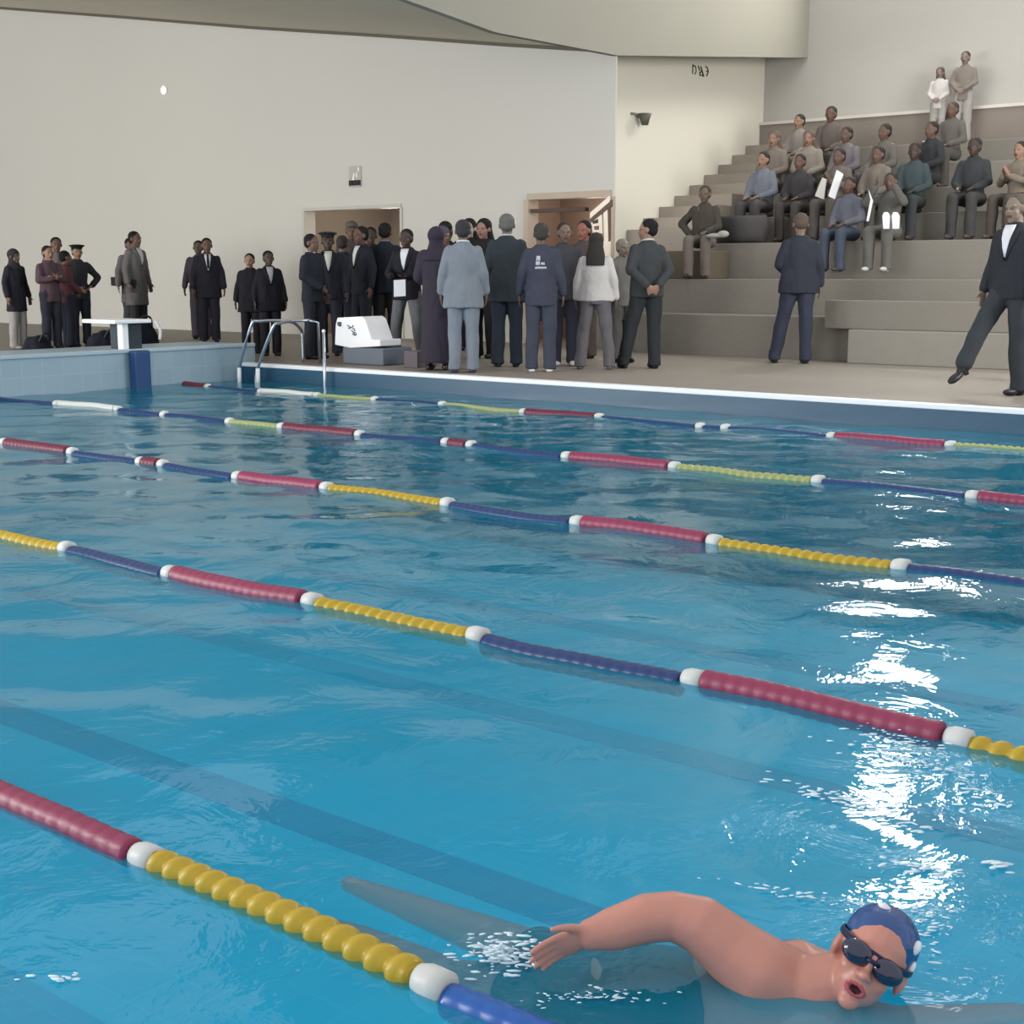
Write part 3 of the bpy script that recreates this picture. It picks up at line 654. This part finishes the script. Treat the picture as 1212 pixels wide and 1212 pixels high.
#PEOPLE
stand('woman in a black coat and dark headscarf over pale trousers, farthest left', 23, 413, 294, 60, top='coat', tc=(36, 36, 50), bc=(140, 138, 138), hair=('scarf', (48, 46, 54)), hem=.66, shoes=(120, 118, 118), wide=.95, hemw=1.15, skin=SK)
stand('person with folded arms in a maroon and white striped shirt', 63, 413, 290, 35, arms=('cross', 'cross'), top='shirt', tc=(84, 60, 72), bc=(40, 44, 60), skin=SKL, shirt=None, wide=1.1)
stand('taller bare-headed person in a dull shirt looking over the folded-arms person', 73, 405, 280, 10, top='shirt', tc=(100, 88, 92), bc=(40, 44, 60), skin=SK)
stand('person in a dark red jersey standing with back turned', 83, 411, 296, 120, arms=('front', 'front'), top='shirt', tc=(96, 50, 56), bc=(40, 46, 62), hair=('short', (32, 28, 30)), wide=1.1)
stand('person in a flat dark cap with one elbow out, right of the red jersey', 97, 409, 289, 20, arms=('hip', 'front'), top='shirt', tc=(44, 44, 52), bc=(36, 42, 58), hair=('peaked', (26, 27, 32)), skin=SKL)
stand('person in a long grey coat standing behind the starting block', 165, 402, 273, 60, top='coat', tc=(98, 97, 100), bc=(52, 50, 58), hem=.56, hemw=1.05, shirt=(190, 190, 192), skin=SK)
stand('person mostly hidden behind the long grey coat', 159, 398, 281, 20, top='coat', tc=(92, 90, 92), bc=(60, 60, 64), hem=.6)
stand('man in a long black suit with white shirt and black tie, arms at his sides', 249, 405, 281, 5, tc=(34, 34, 46), shirt=(176, 180, 190), tie=(20, 20, 26), hem=.74, wide=1.1, hemw=1.1, skin=SK)
stand('dark-clothed person half hidden behind the man with the black tie', 239, 401, 284, -10, tc=(58, 54, 66), skin=(76, 66, 60))
stand('person in a loose black jacket, left one of the close pair', 299, 418, 300, -10, tc=(28, 28, 38), top='coat', hem=.72, wide=1.15, hemw=1.1, skin=SKL)
stand('stout man in a loose black jacket, right one of the close pair', 321, 421, 296, 15, tc=(28, 29, 39), top='coat', hem=.74, wide=1.25, hemw=1.15, shirt=(150, 150, 154), skin=SKD)
stand('man in navy suit with white collar standing sideways behind the ladder', 372, 425, 276, 60, tc=NAVY, collar=(200, 204, 212), arms=('down', 'front'), skin=SK)
stand('officer in navy uniform with a peaked cap and pale collar', 391, 421, 274, 0, tc=NAVY, hair=('peaked', (40, 40, 44)), shirt=(180, 178, 170), skin=SKD)
stand('short-haired person in navy uniform with back turned', 408, 414, 278, 160, tc=(34, 42, 58), hair=('short', (52, 48, 48)))
stand('tall capped person standing far back in the first doorway', 419, 408, 262, 0, tc=(70, 66, 66), hair=('cap', (88, 82, 76)), skin=SK)
stand('man in dark suit with a thin white collar facing left by the first doorway', 430, 418, 267, -50, tc=(38, 42, 54), shirt=(196, 196, 200), skin=SK)
stand('person with round dark head between the two suited men', 441, 410, 268, 0, tc=(40, 44, 56), skin=SKD)
stand('large dark-haired man in black suit seen from behind', 458, 417, 263, 170, tc=(34, 40, 54), bc=(40, 42, 50), wide=1.2, collar=(110, 116, 130))
TT, jm, S_, J = stand('person in black jacket, white shirt and wide grey trousers holding a white sheet', 483, 425, 270, -20, legs='wide', wide=1.1, arms=('hold', 'hold'), tc=(32, 33, 44), bc=(92, 94, 102), shirt=(196, 200, 208), skin=SKD)
wp = TT.matrix_world if False else None
a_ = onZ(483, 425, DECK); q = onX(473, 341, a_.x-.38)
b = bmesh.new(); w2 = .075; prism(b, [q+RT*-w2+V((0, 0, -.11)), q+RT*w2+V((0, 0, -.10)), q+RT*w2+V((0, 0, .11)), q+RT*-w2+V((0, 0, .10))], (.004, .003, 0)); tag(obj('paper_sheet', b, mat('paper', (214, 218, 226), .7)), 'white sheet of paper held in front of a black jacket', 'paper')
stand('woman in a long dark plum dress and scarf seen from behind', 518, 438, 268, 165, arms=('front', 'front'), hemw=.9, top='robe', tc=(52, 47, 62), hair=('scarf', (50, 44, 62)), hem=.10, wide=1.05)
stand('woman with a violet patterned scarf beside the plum dress', 525, 429, 267, 40, top='robe', tc=(48, 42, 58), hair=('scarf', (74, 66, 96)), hem=.10, skin=SK)
stand('man in a pale blue-grey suit with his back to the pool', 549, 441, 259, 178, tc=(108, 118, 132), bc=(106, 117, 134), arms=('down', 'down'), hem=.74, hemw=1.1, collar=(190, 196, 206), hair=('short', (48, 48, 52)), wide=1.15, shoes=(40, 50, 74))
stand('dark-haired person just left of the pale suit, mostly hidden', 529, 422, 261, 150, tc=(34, 34, 42))
stand('person in black with a white face covering behind the pale suit', 556, 415, 258, -10, tc=(30, 28, 34), skin=(150, 138, 134), hair=('long', (26, 24, 28)))
stand('dark-haired person in black between the pale suit and the teal jacket', 573, 424, 258, -25, tc=(32, 31, 37), skin=(130, 100, 90), hair=('long', (24, 22, 26)))
stand('tall grey-haired man in a dark teal suit with his back to the pool', 600, 434, 252, 175, tc=TEAL, bc=(40, 50, 66), collar=(170, 172, 178), hair=('short', (92, 92, 90)), skin=(90, 84, 80), hem=.74, wide=1.15, hemw=1.1, arms=('down', 'front'))
TT, jm, S_, J = stand('man in navy tracksuit with a white emblem on the back', 640, 440, 263, 178, top='shirt', tc=(58, 62, 80), bc=(58, 64, 84), hair=('short', (58, 56, 56)), shoes=(206, 208, 212), wide=1.12, hem=.78)
dcm = cloth((170, 172, 186))
for rows, xx in (([(1.36, -.05, -.005), (1.30, -.055, -.005)], 0), ([(1.295, -.06, -.008), (1.25, -.06, -.01)], 0), ([(1.285, .045, .0), (1.255, .05, .0)], 0), ([(1.235, .065, -.065), (1.21, .07, -.07)], 0)):
    o = decal(TT, 'back_emblem', jm, rows, dcm, front=False, n=4); o.scale = (S_,)*3; o['label'] = 'white printed emblem piece'
stand('person in a dark tracksuit standing right of the emblem', 667, 433, 262, 10, top='shirt', tc=(62, 62, 74), bc=(50, 54, 70), shoes=(190, 192, 198), hair=('short', (48, 44, 44)), skin=(104, 86, 78), wide=1.1)
stand('man with reddish face behind the white jacket looking left', 690, 424, 260, -30, tc=(74, 64, 62), skin=(128, 84, 72), hair=('short', (22, 20, 26)))
stand('woman in a white jacket and wide grey trousers with long dark hair', 704, 437, 275, 175, top='blazer', tc=(184, 180, 178), bc=(96, 94, 100), hair=('long', (50, 47, 46)), hem=.88, wide=1.2, legs='wide', hemw=1.05, shoes=(90, 88, 90))
stand('person in plain grey clothes half hidden behind the white jacket', 735, 429, 282, 30, tc=(104, 102, 100), bc=(80, 80, 82), top='shirt', skin=(110, 98, 90), hair=('short', (120, 112, 104)))
stand('man in a dark grey suit looking back towards the crowd, hands held behind', 764, 436, 258, 200, tc=(58, 62, 66), bc=(44, 48, 54), arms=('back', 'back'), collar=(190, 188, 184), turn=60, skin=SKL, wide=1.15, legs='stride', hem=.84)
stand('man in navy trousers and jacket bowing his head, alone before the bleachers', 942, 430, 252, 190, tc=(46, 51, 66), bc=(50, 56, 76), legs='stride', arms=('front', 'down'), skin=(112, 92, 82), hair=('short', (84, 72, 66)), hem=.82, wide=1.25, hemw=1.05, head_down=25)
stand('man in dark suit and white shirt striding left near the right edge', 1190, 467, 228, -50, tc=(44, 47, 55), bc=(52, 57, 64), legs='kick', shirt=(206, 208, 218), skin=(126, 110, 98), hair=('short', (84, 78, 72)), hem=.84, wide=1.15, arms=('down', 'down'), shoes=(34, 34, 38))
stand('man in navy suit cut off by the right edge', 1226, 452, 236, -20, tc=(42, 50, 66), bc=(42, 50, 66), shirt=(200, 204, 214), wide=1.1)

# lone seated man near the stair
a_ = onX(829, 330, 17.0); person('man in an olive shirt seated alone on a block beside the stair', (17.42, onX(833, 290, 17.42).y, 1.24), -15, 1.68, legs='sit', arms=('lap', 'hip'), top='shirt', tc=(66, 60, 54), bc=(104, 92, 86), skin=(92, 78, 68), hair=('short', (58, 52, 44)), wide=1.15, shoes=(52, 46, 42), group='people seated on the bleachers')
b = bmesh.new(); g_ = onX(847, 279, 17.03); ell(b, g_, (.07, .15, .035)); ell(b, g_+V((0, -.12, .02)), (.06, .09, .05)); b.normal_update(); tag(obj('gloves_bundle', b, cloth((150, 150, 146)), None, True), 'grey-white cloth bundle on the lone seated man\'s lap', 'bundle')

# spectators on the tiers: (picture x, tier index sat on, colour, legs colour, skin, hair, arms, label)
SP = [
 (1004, 2, (92, 96, 112), (66, 76, 98), SK, ('short', (50, 44, 42)), ('lap', 'lap'), 'front row spectator with steel blue trousers and shirt, legs over the edge'),
 (1052, 2, (88, 86, 82), (96, 94, 90), SK, ('short', (50, 44, 42)), ('up', 'up'), 'front row spectator in grey with both white-gloved hands raised'),
 (1100, 4, (52, 54, 58), (60, 60, 62), SK, ('short', (50, 44, 42)), ('lap', 'lap'), 'third row spectator in near-black above and right of the dark teal one'),
 (902, 3, (100, 106, 120), (72, 70, 70), SKL, ('short', (50, 44, 42)), ('lap', 'lap'), 'spectator in a large blue-grey shirt left of the others'),
 (945, 3, (58, 56, 60), (72, 66, 62), SK, ('short', (50, 44, 42)), ('lap', 'lap'), 'spectator in charcoal just behind the man in navy'),
 (991, 3, (98, 90, 82), (86, 80, 76), SK, ('short', (50, 44, 42)), ('clap', 'clap'), 'spectator in taupe holding up a white paper'),
 (1037, 3, (112, 102, 92), (92, 86, 78), SK, ('short', (50, 44, 42)), ('lap', 'lap'), 'spectator in tan behind the raised white gloves'),
 (1080, 3, (58, 72, 78), (60, 64, 66), SKD, ('short', (50, 44, 42)), ('lap', 'lap'), 'spectator in dark teal in the middle of the stand'),
 (1150, 3, (54, 57, 62), (62, 62, 62), SKD, ('short', (50, 44, 42)), ('lap', 'lap'), 'spectator in black at the right of the stand'),
 (1204, 3, (116, 104, 88), (74, 66, 60), SKL, ('short', (50, 44, 42)), ('clap', 'clap'), 'spectator in sandy brown at the far right of the stand'),
 (915, 4, (112, 100, 92), (96, 88, 82), SKL, ('long', (96, 84, 78)), ('lap', 'lap'), 'back row spectator in brown nearest the cream wall'),
 (956, 4, (128, 118, 106), (90, 84, 80), SKL, ('long', (92, 80, 74)), ('lap', 'lap'), 'back row spectator in beige with long brown hair'),
 (1000, 4, (104, 98, 104), (80, 78, 80), SK, ('short', (50, 44, 42)), ('lap', 'lap'), 'back row spectator in mauve grey'),
 (1045, 4, (98, 92, 86), (80, 78, 76), SK, ('short', (50, 44, 42)), ('lap', 'lap'), 'back row spectator in stone grey above the tan one'),
 (1125, 5, (96, 90, 84), (80, 76, 72), SK, ('short', (64, 60, 56)), ('lap', 'lap'), 'back row spectator in ash grey just below the standing pair'),
 (945, 5, (132, 122, 116), (96, 88, 84), SKL, ('short', (50, 44, 42)), ('lap', 'lap'), 'topmost row spectator in pale taupe at the left end'),
 (982, 5, (96, 84, 80), (80, 72, 70), SK, ('short', (50, 44, 42)), ('lap', 'lap'), 'topmost row spectator in dark brown under the grey panel'),
]
for x, ti, tc, lc, sk, hr, ar, lb in SP:
    tx, tz, _ = TIERS[ti]; q = onX(x, 270-30*(ti-2), tx+.1)
    person(lb, (tx+.1, q.y, TIERS[ti-1][1]+.01 if ti > 2 else tz-.42), None or -35+random.uniform(-15, 15), 1.72*random.uniform(.95, 1.03), legs='sit', arms=ar, top='shirt', tc=tc, bc=lc, skin=sk, hair=hr, wide=1.0, fine=False, shoes=(190, 188, 184) if x == 1052 else (70, 64, 62), group='people seated on the bleachers')
for x, y0, y1, tp, tc, hr, lb, ti in ((1133, 160, 60, 'shirt', (124, 112, 104), ('short', (70, 64, 58)), 'tall person in brown standing on the top tier against the pale wall', 6), (1104, 170, 79, 'shirt', (186, 180, 176), ('long', (84, 76, 70)), 'person in a white top standing on the top tier beside the tall one', 6)):
    tx, tz, _ = TIERS[ti]; q = onX(x, 150, tx+.15); at = V((tx+.34, q.y, tz+.004)); person(lb, at, -20, ht(at, y1), top=tp, tc=tc, bc=(150, 144, 140), hair=hr, skin=(120, 104, 96), fine=False, arms=('front', 'front'), group='people standing on the top tier')
# white items among the spectators
def loose(name, label, cat, pts, X, th, mm):
    b = bmesh.new(); prism(b, [onX(x, y, X) for x, y in pts], (th, 0, 0)); bmesh.ops.bevel(b, geom=b.edges[:], offset=.006, segments=2, affect='EDGES'); return tag(obj(name, b, mm), label, cat)
loose('folded_paper', 'bright white folded paper held up among the spectators', 'paper', [(980, 232), (990, 201), (998, 206), (988, 236)], 17.95, .02, m_white)
loose('folded_paper', 'smaller white paper slip left of the folded paper', 'paper', [(964, 232), (973, 210), (978, 212), (975, 236)], 17.95, .02, mat('pale_paper', (188, 184, 180), .7))
loose('white_strap', 'thin white strap hanging in the front row', 'strap', [(1025, 262), (1030, 236), (1027, 222), (1033, 238), (1028, 262)], 17.6, .015, m_white)
for x in (1049, 1060):
    loose('white_glove', 'left white glove raised in the front row' if x < 1055 else 'right white glove raised in the front row', 'glove', [(x-4, 271), (x-5, 255), (x-3, 251), (x+1, 251), (x+4, 256), (x+3, 271)], 17.35, .04, m_white)
q = onX(1117, 164, 21.5); b = boxm((21.41, q.y-.32, 3.351), (21.50, q.y+.32, 3.39)); tag(obj('white_board', bevel(b, .01), mat('dull_board', (176, 170, 162), .7)), 'white board lying on the topmost tier in front of the standing pair', 'board')

# bags behind the end wall
def bag(label, x0, x1, yt, yb, Y, mm):
    a = onY(x0, yb, Y); c = onY(x1, yb, Y); zt = onY(x0, yt, Y).z; cx = (a.x+c.x)/2; w_ = (c.x-a.x)/2
    t = thing('duffel_bag', label, 'bag', (cx, Y, DECK))
    bm = bmesh.new(); ell(bm, (0, 0, (zt-DECK)*.45), (w_, .2, (zt-DECK)*.5)); loft(bm, [(0, 0, 0, w_*.9, .18), (0, 0, (zt-DECK)*.5, w_*.85, .17)]); me = bake('bag_body', bm, .03, 3, folds=.03); link('bag_body', me, t, [mm])
    bm = bmesh.new(); tube(bm, smooth_path([(-w_*.4, -.15, (zt-DECK)*.75), (-w_*.2, -.2, (zt-DECK)*1.0), (w_*.2, -.2, (zt-DECK)*1.0), (w_*.4, -.15, (zt-DECK)*.75)], 5), .015, 8); obj('handle', bm, m_dark, t, True)
    return t, w_, zt-DECK
mb = cloth((24, 27, 40))
t, w_, hh = bag('black duffel bag with two white stripes behind the starting block', 138, 187, 376, 404, 15.2, mb)
for s in (-.72, .4):
    b = bmesh.new(); tube(b, smooth_path([(w_*s, -.19, hh*.95), (w_*s+.05, -.25, hh*.7), (w_*s+.04, -.25, hh*.45)], 4), .022, 8); lab(obj('stripe', b, m_white, t, True), 'white stripe')
bag('low black bag on the deck behind the woman in the dark headscarf', 30, 58, 395, 408, 15.0, mb)
bag('small black bag left of the starting block', 106, 138, 391, 405, 15.2, mb)
q = onX(137, 333, XW); tag(obj('wall_box', bevel(boxm((XW-.07, q.y-.08, q.z-.09), (XW, q.y+.08, q.z+.09)), .01), m_dark), 'small black box fixed to the wall left of the grey coat', 'switch box')

# ------------------------------------------------------------------ swimmer
def Wp(x, y, d): r = ray(x, y); return CAMP+r*d
SKS = (178, 122, 108)
root = onZ(900, 1170, 0); t = thing('swimmer', 'front crawl swimmer in dark goggles and blue cap with one arm arched over the water', 'person', root)
def Q(p): return V(p)-root
hc = Q(Wp(1031, 1136, 2.46)); sH = .82
Yl = (-FW*.90-RT*.26+UP*.16).normalized(); Zl = (RT*.46+UP*.80-FW*.1); Zl = (Zl-Yl*Zl.dot(Yl)).normalized(); Xl = Yl.cross(Zl)
HM = Matrix((Xl, Yl, Zl)).transposed()
bm = bmesh.new(); head_shapes(bm, HM, hc, sH)
sh = Q(Wp(902, 1150, 2.52)); sh2 = Q(onZ(985, 1190, -.10))-FW*.0
neck = Q(Wp(962, 1168, 2.50))
ell(bm, hc+HM @ (V((0, .070, -.062))*sH), (.001, .001, .001))
limb(bm, [hc+HM @ (V((0, -.02, -.05))*sH), neck, Q(Wp(925, 1178, 2.54))], [.05, .058, .07])
# recovering arm: shoulder, elbow high, forearm down to the water
el = Q(Wp(797, 1084, 2.56)); wr = Q(Wp(700, 1106, 2.54))
limb(bm, [Q(Wp(930, 1164, 2.53)), sh, Q(Wp(868, 1126, 2.54)), Q(Wp(830, 1095, 2.55)), el], [.070, .068, .062, .054, .046], 24)
limb(bm, [el, Q(Wp(765, 1087, 2.56)), Q(Wp(725, 1100, 2.55)), wr], [.046, .046, .040, .030], 24)
hand_shapes(bm, wr, -RT*.95-UP*.32-FW*.1, -FW*.8-UP*.5, .80, .3, 1, .0092)
# trunk, legs and leading arm under the surface
c0 = Q(onZ(940, 1178, -.062)); c1 = Q(onZ(810, 1186, -.10)); c2 = Q(onZ(700, 1176, -.095)); fh = V((FW.x, FW.y, 0)).normalized()
def sec(c, a, b_): return (c, fh*a, V((0, 0, b_)))
dirv = (c1-c0).normalized()
loft3(bm, [sec(c0-dirv*.10, .07, .06), sec(c0-dirv*.03, .15, .085), sec(c0+dirv*.08, .150, .085), sec(c1, .125, .075), sec(c2, .13, .085), sec(c2+dirv*.06, .10, .07)])
k1 = Q(onZ(585, 1112, -.10)); f1 = Q(onZ(480, 1072, -.055)); k2 = Q(onZ(540, 1160, -.26)); f2 = Q(onZ(430, 1110, -.34))
limb(bm, [c2+fh*.05, k1, f1], [.068, .046, .03]); limb(bm, [c2-fh*.05, k2, f2], [.068, .046, .03])
limb(bm, [f1, f1+(f1-k1).normalized()*.14], [.03, .018]); limb(bm, [f2, f2+(f2-k2).normalized()*.14], [.03, .018])
a1 = Q(onZ(1060, 1215, -.22)); a2 = Q(onZ(1200, 1200, -.30)); limb(bm, [c0-dirv*.05-fh*.10, a1, a2], [.055, .042, .025]); hand_shapes(bm, a2, RT+V((0, 0, -.1)), V((0, 0, -1)), .8, .15, 1)
me = bake('body', bm, .0036, 12)
me.materials.append(mat('swimmer_skin', (186, 128, 114), .38, .06, 18, .05, 60, .5)); me.materials.append(mat('swimmer_lips', (168, 84, 92), .4, .05)); me.materials.append(mat('open_mouth', (52, 24, 30), .5, 0))
for p in me.polygons:
    q = (HM.transposed() @ (p.center-hc))/sH
    if q.y > .072:
        e1 = (q.x/.026)**2+((q.z+.062)/.0165)**2
        if e1 < .28: p.material_index = 2
        elif e1 < 1: p.material_index = 1
for v in me.vertices:   # part the lips
    q = (HM.transposed() @ (v.co-hc))/sH
    e1 = (q.x/.022)**2+((q.z+.062)/.011)**2
    if q.y > .06 and e1 < 1: v.co -= Yl*(1-e1)*.012
link('body', me, t)
def hp(p): return hc+HM @ (V(p)*sH)
bm = bmesh.new(); ell(bm, hp((0, -.028, .046)), [x*sH for x in (.0835, .094, .080)], HM, 32); bmesh.ops.subdivide_edges(bm, edges=bm.edges[:], cuts=1)
o = obj('swim_cap', bm, mat('blue_latex', (22, 66, 124), .25, .3, 26, .3, 30, .7), t, True)
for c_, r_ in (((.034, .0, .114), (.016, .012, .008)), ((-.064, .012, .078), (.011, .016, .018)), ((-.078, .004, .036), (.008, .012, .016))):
    bm = bmesh.new(); ell(bm, hp((c_[0]*-1 if False else c_[0], c_[1], c_[2])), [x*sH for x in r_], HM, 12); lab(obj('cap_glint', bm, m_white, o, True), 'white patch modelling a glint on the cap')  # glints off the wet cap, put in as small white blobs
gg = bmesh.new()
pts = [hp((.086*cos(a), -.016+.098*sin(a), .022+.012*sin(a)*0)) for a in [2*pi*i/40 for i in range(41)]]
loft3(gg, [(p, (p-hp((0, -.016, .022))).normalized()*.003, Zl*.007) for p in pts], 8)
go = obj('goggles_strap', gg, mat('navy_rubber', (22, 30, 62), .35), t, True)
for q in (-1, 1):
    bm = bmesh.new(); ell(bm, hp((q*.036, .080, .008)), [x*sH for x in (.036, .024, .027)], HM, 24); obj('goggle_lens', bm, mat('dark_lens', (20, 26, 58), .08, .1, 10, spec=.8), t, True)
bm = bmesh.new(); tube(bm, [hp((-.014, .098, .010)), hp((0, .104, .012)), hp((.014, .098, .010))], .0045, 8); obj('goggle_bridge', bm, MATS['navy_rubber'], t, True)
bm = bmesh.new(); loft3(bm, [sec(c1-dirv*.02, .135, .088), sec((c1+c2)/2, .138, .092), sec(c2+dirv*.05, .14, .09), sec(c2+dirv*.12, .10, .07)])
limb(bm, [c2+fh*.05, c2+(k1-c2)*.5+fh*.03], [.075, .066]); limb(bm, [c2-fh*.05, c2+(k2-c2)*.5-fh*.03], [.075, .066])
link('swim_shorts', bake('swim_shorts', bm, .008, 2, folds=.006), t, [cloth((14, 34, 66))])

# foam and droplets
m_foam = mat('foam', (214, 234, 244), .5, .05)
b = bmesh.new()
def drops(cx, cy, rx, ry, n, s0, s1, ang=0, zmax=.01):
    for _ in range(n):
        a = random.gauss(0, .45); c = random.gauss(0, .45); x = cx+a*rx*cos(ang)-c*ry*sin(ang); y = cy+a*rx*sin(ang)+c*ry*cos(ang)
        p = onZ(x, y, 0); p.z = water_h(p.x, p.y)+random.uniform(0, zmax); r = random.uniform(s0, s1)
        bmesh.ops.create_icosphere(b, subdivisions=1, radius=1, matrix=Matrix.Translation(p) @ Matrix.Rotation(-TH+random.gauss(0, .4), 4, 'Z') @ Matrix.Diagonal((r*random.uniform(1.5, 4), r, r*.4, 1)))
drops(590, 1130, 55, 22, 160, .0015, .005, 0, .03)
drops(1010, 955, 110, 10, 70, .002, .006, .32); drops(1085, 1030, 70, 8, 40, .002, .006, .2)
drops(960, 1070, 120, 8, 50, .0015, .004, .18); drops(1100, 1110, 30, 40, 50, .001, .004); drops(1185, 1030, 20, 8, 10, .003, .008)
drops(1090, 905, 110, 8, 60, .002, .006, .2); drops(1060, 885, 60, 14, 80, .0015, .005, .25, .03)
drops(1150, 940, 60, 25, 30, .002, .006, .1); drops(700, 1180, 90, 10, 60, .001, .003, 0); drops(60, 1165, 70, 6, 12, .002, .006, .05)
o = obj('water_splash', b, m_foam, None, True); tag(o, 'white foam and droplets around the swimmer', 'splash'); o['kind'] = 'stuff'
for o in bpy.data.objects:
    if '_s' in o: del o['_s']
bpy.data.scenes.remove(TMP)
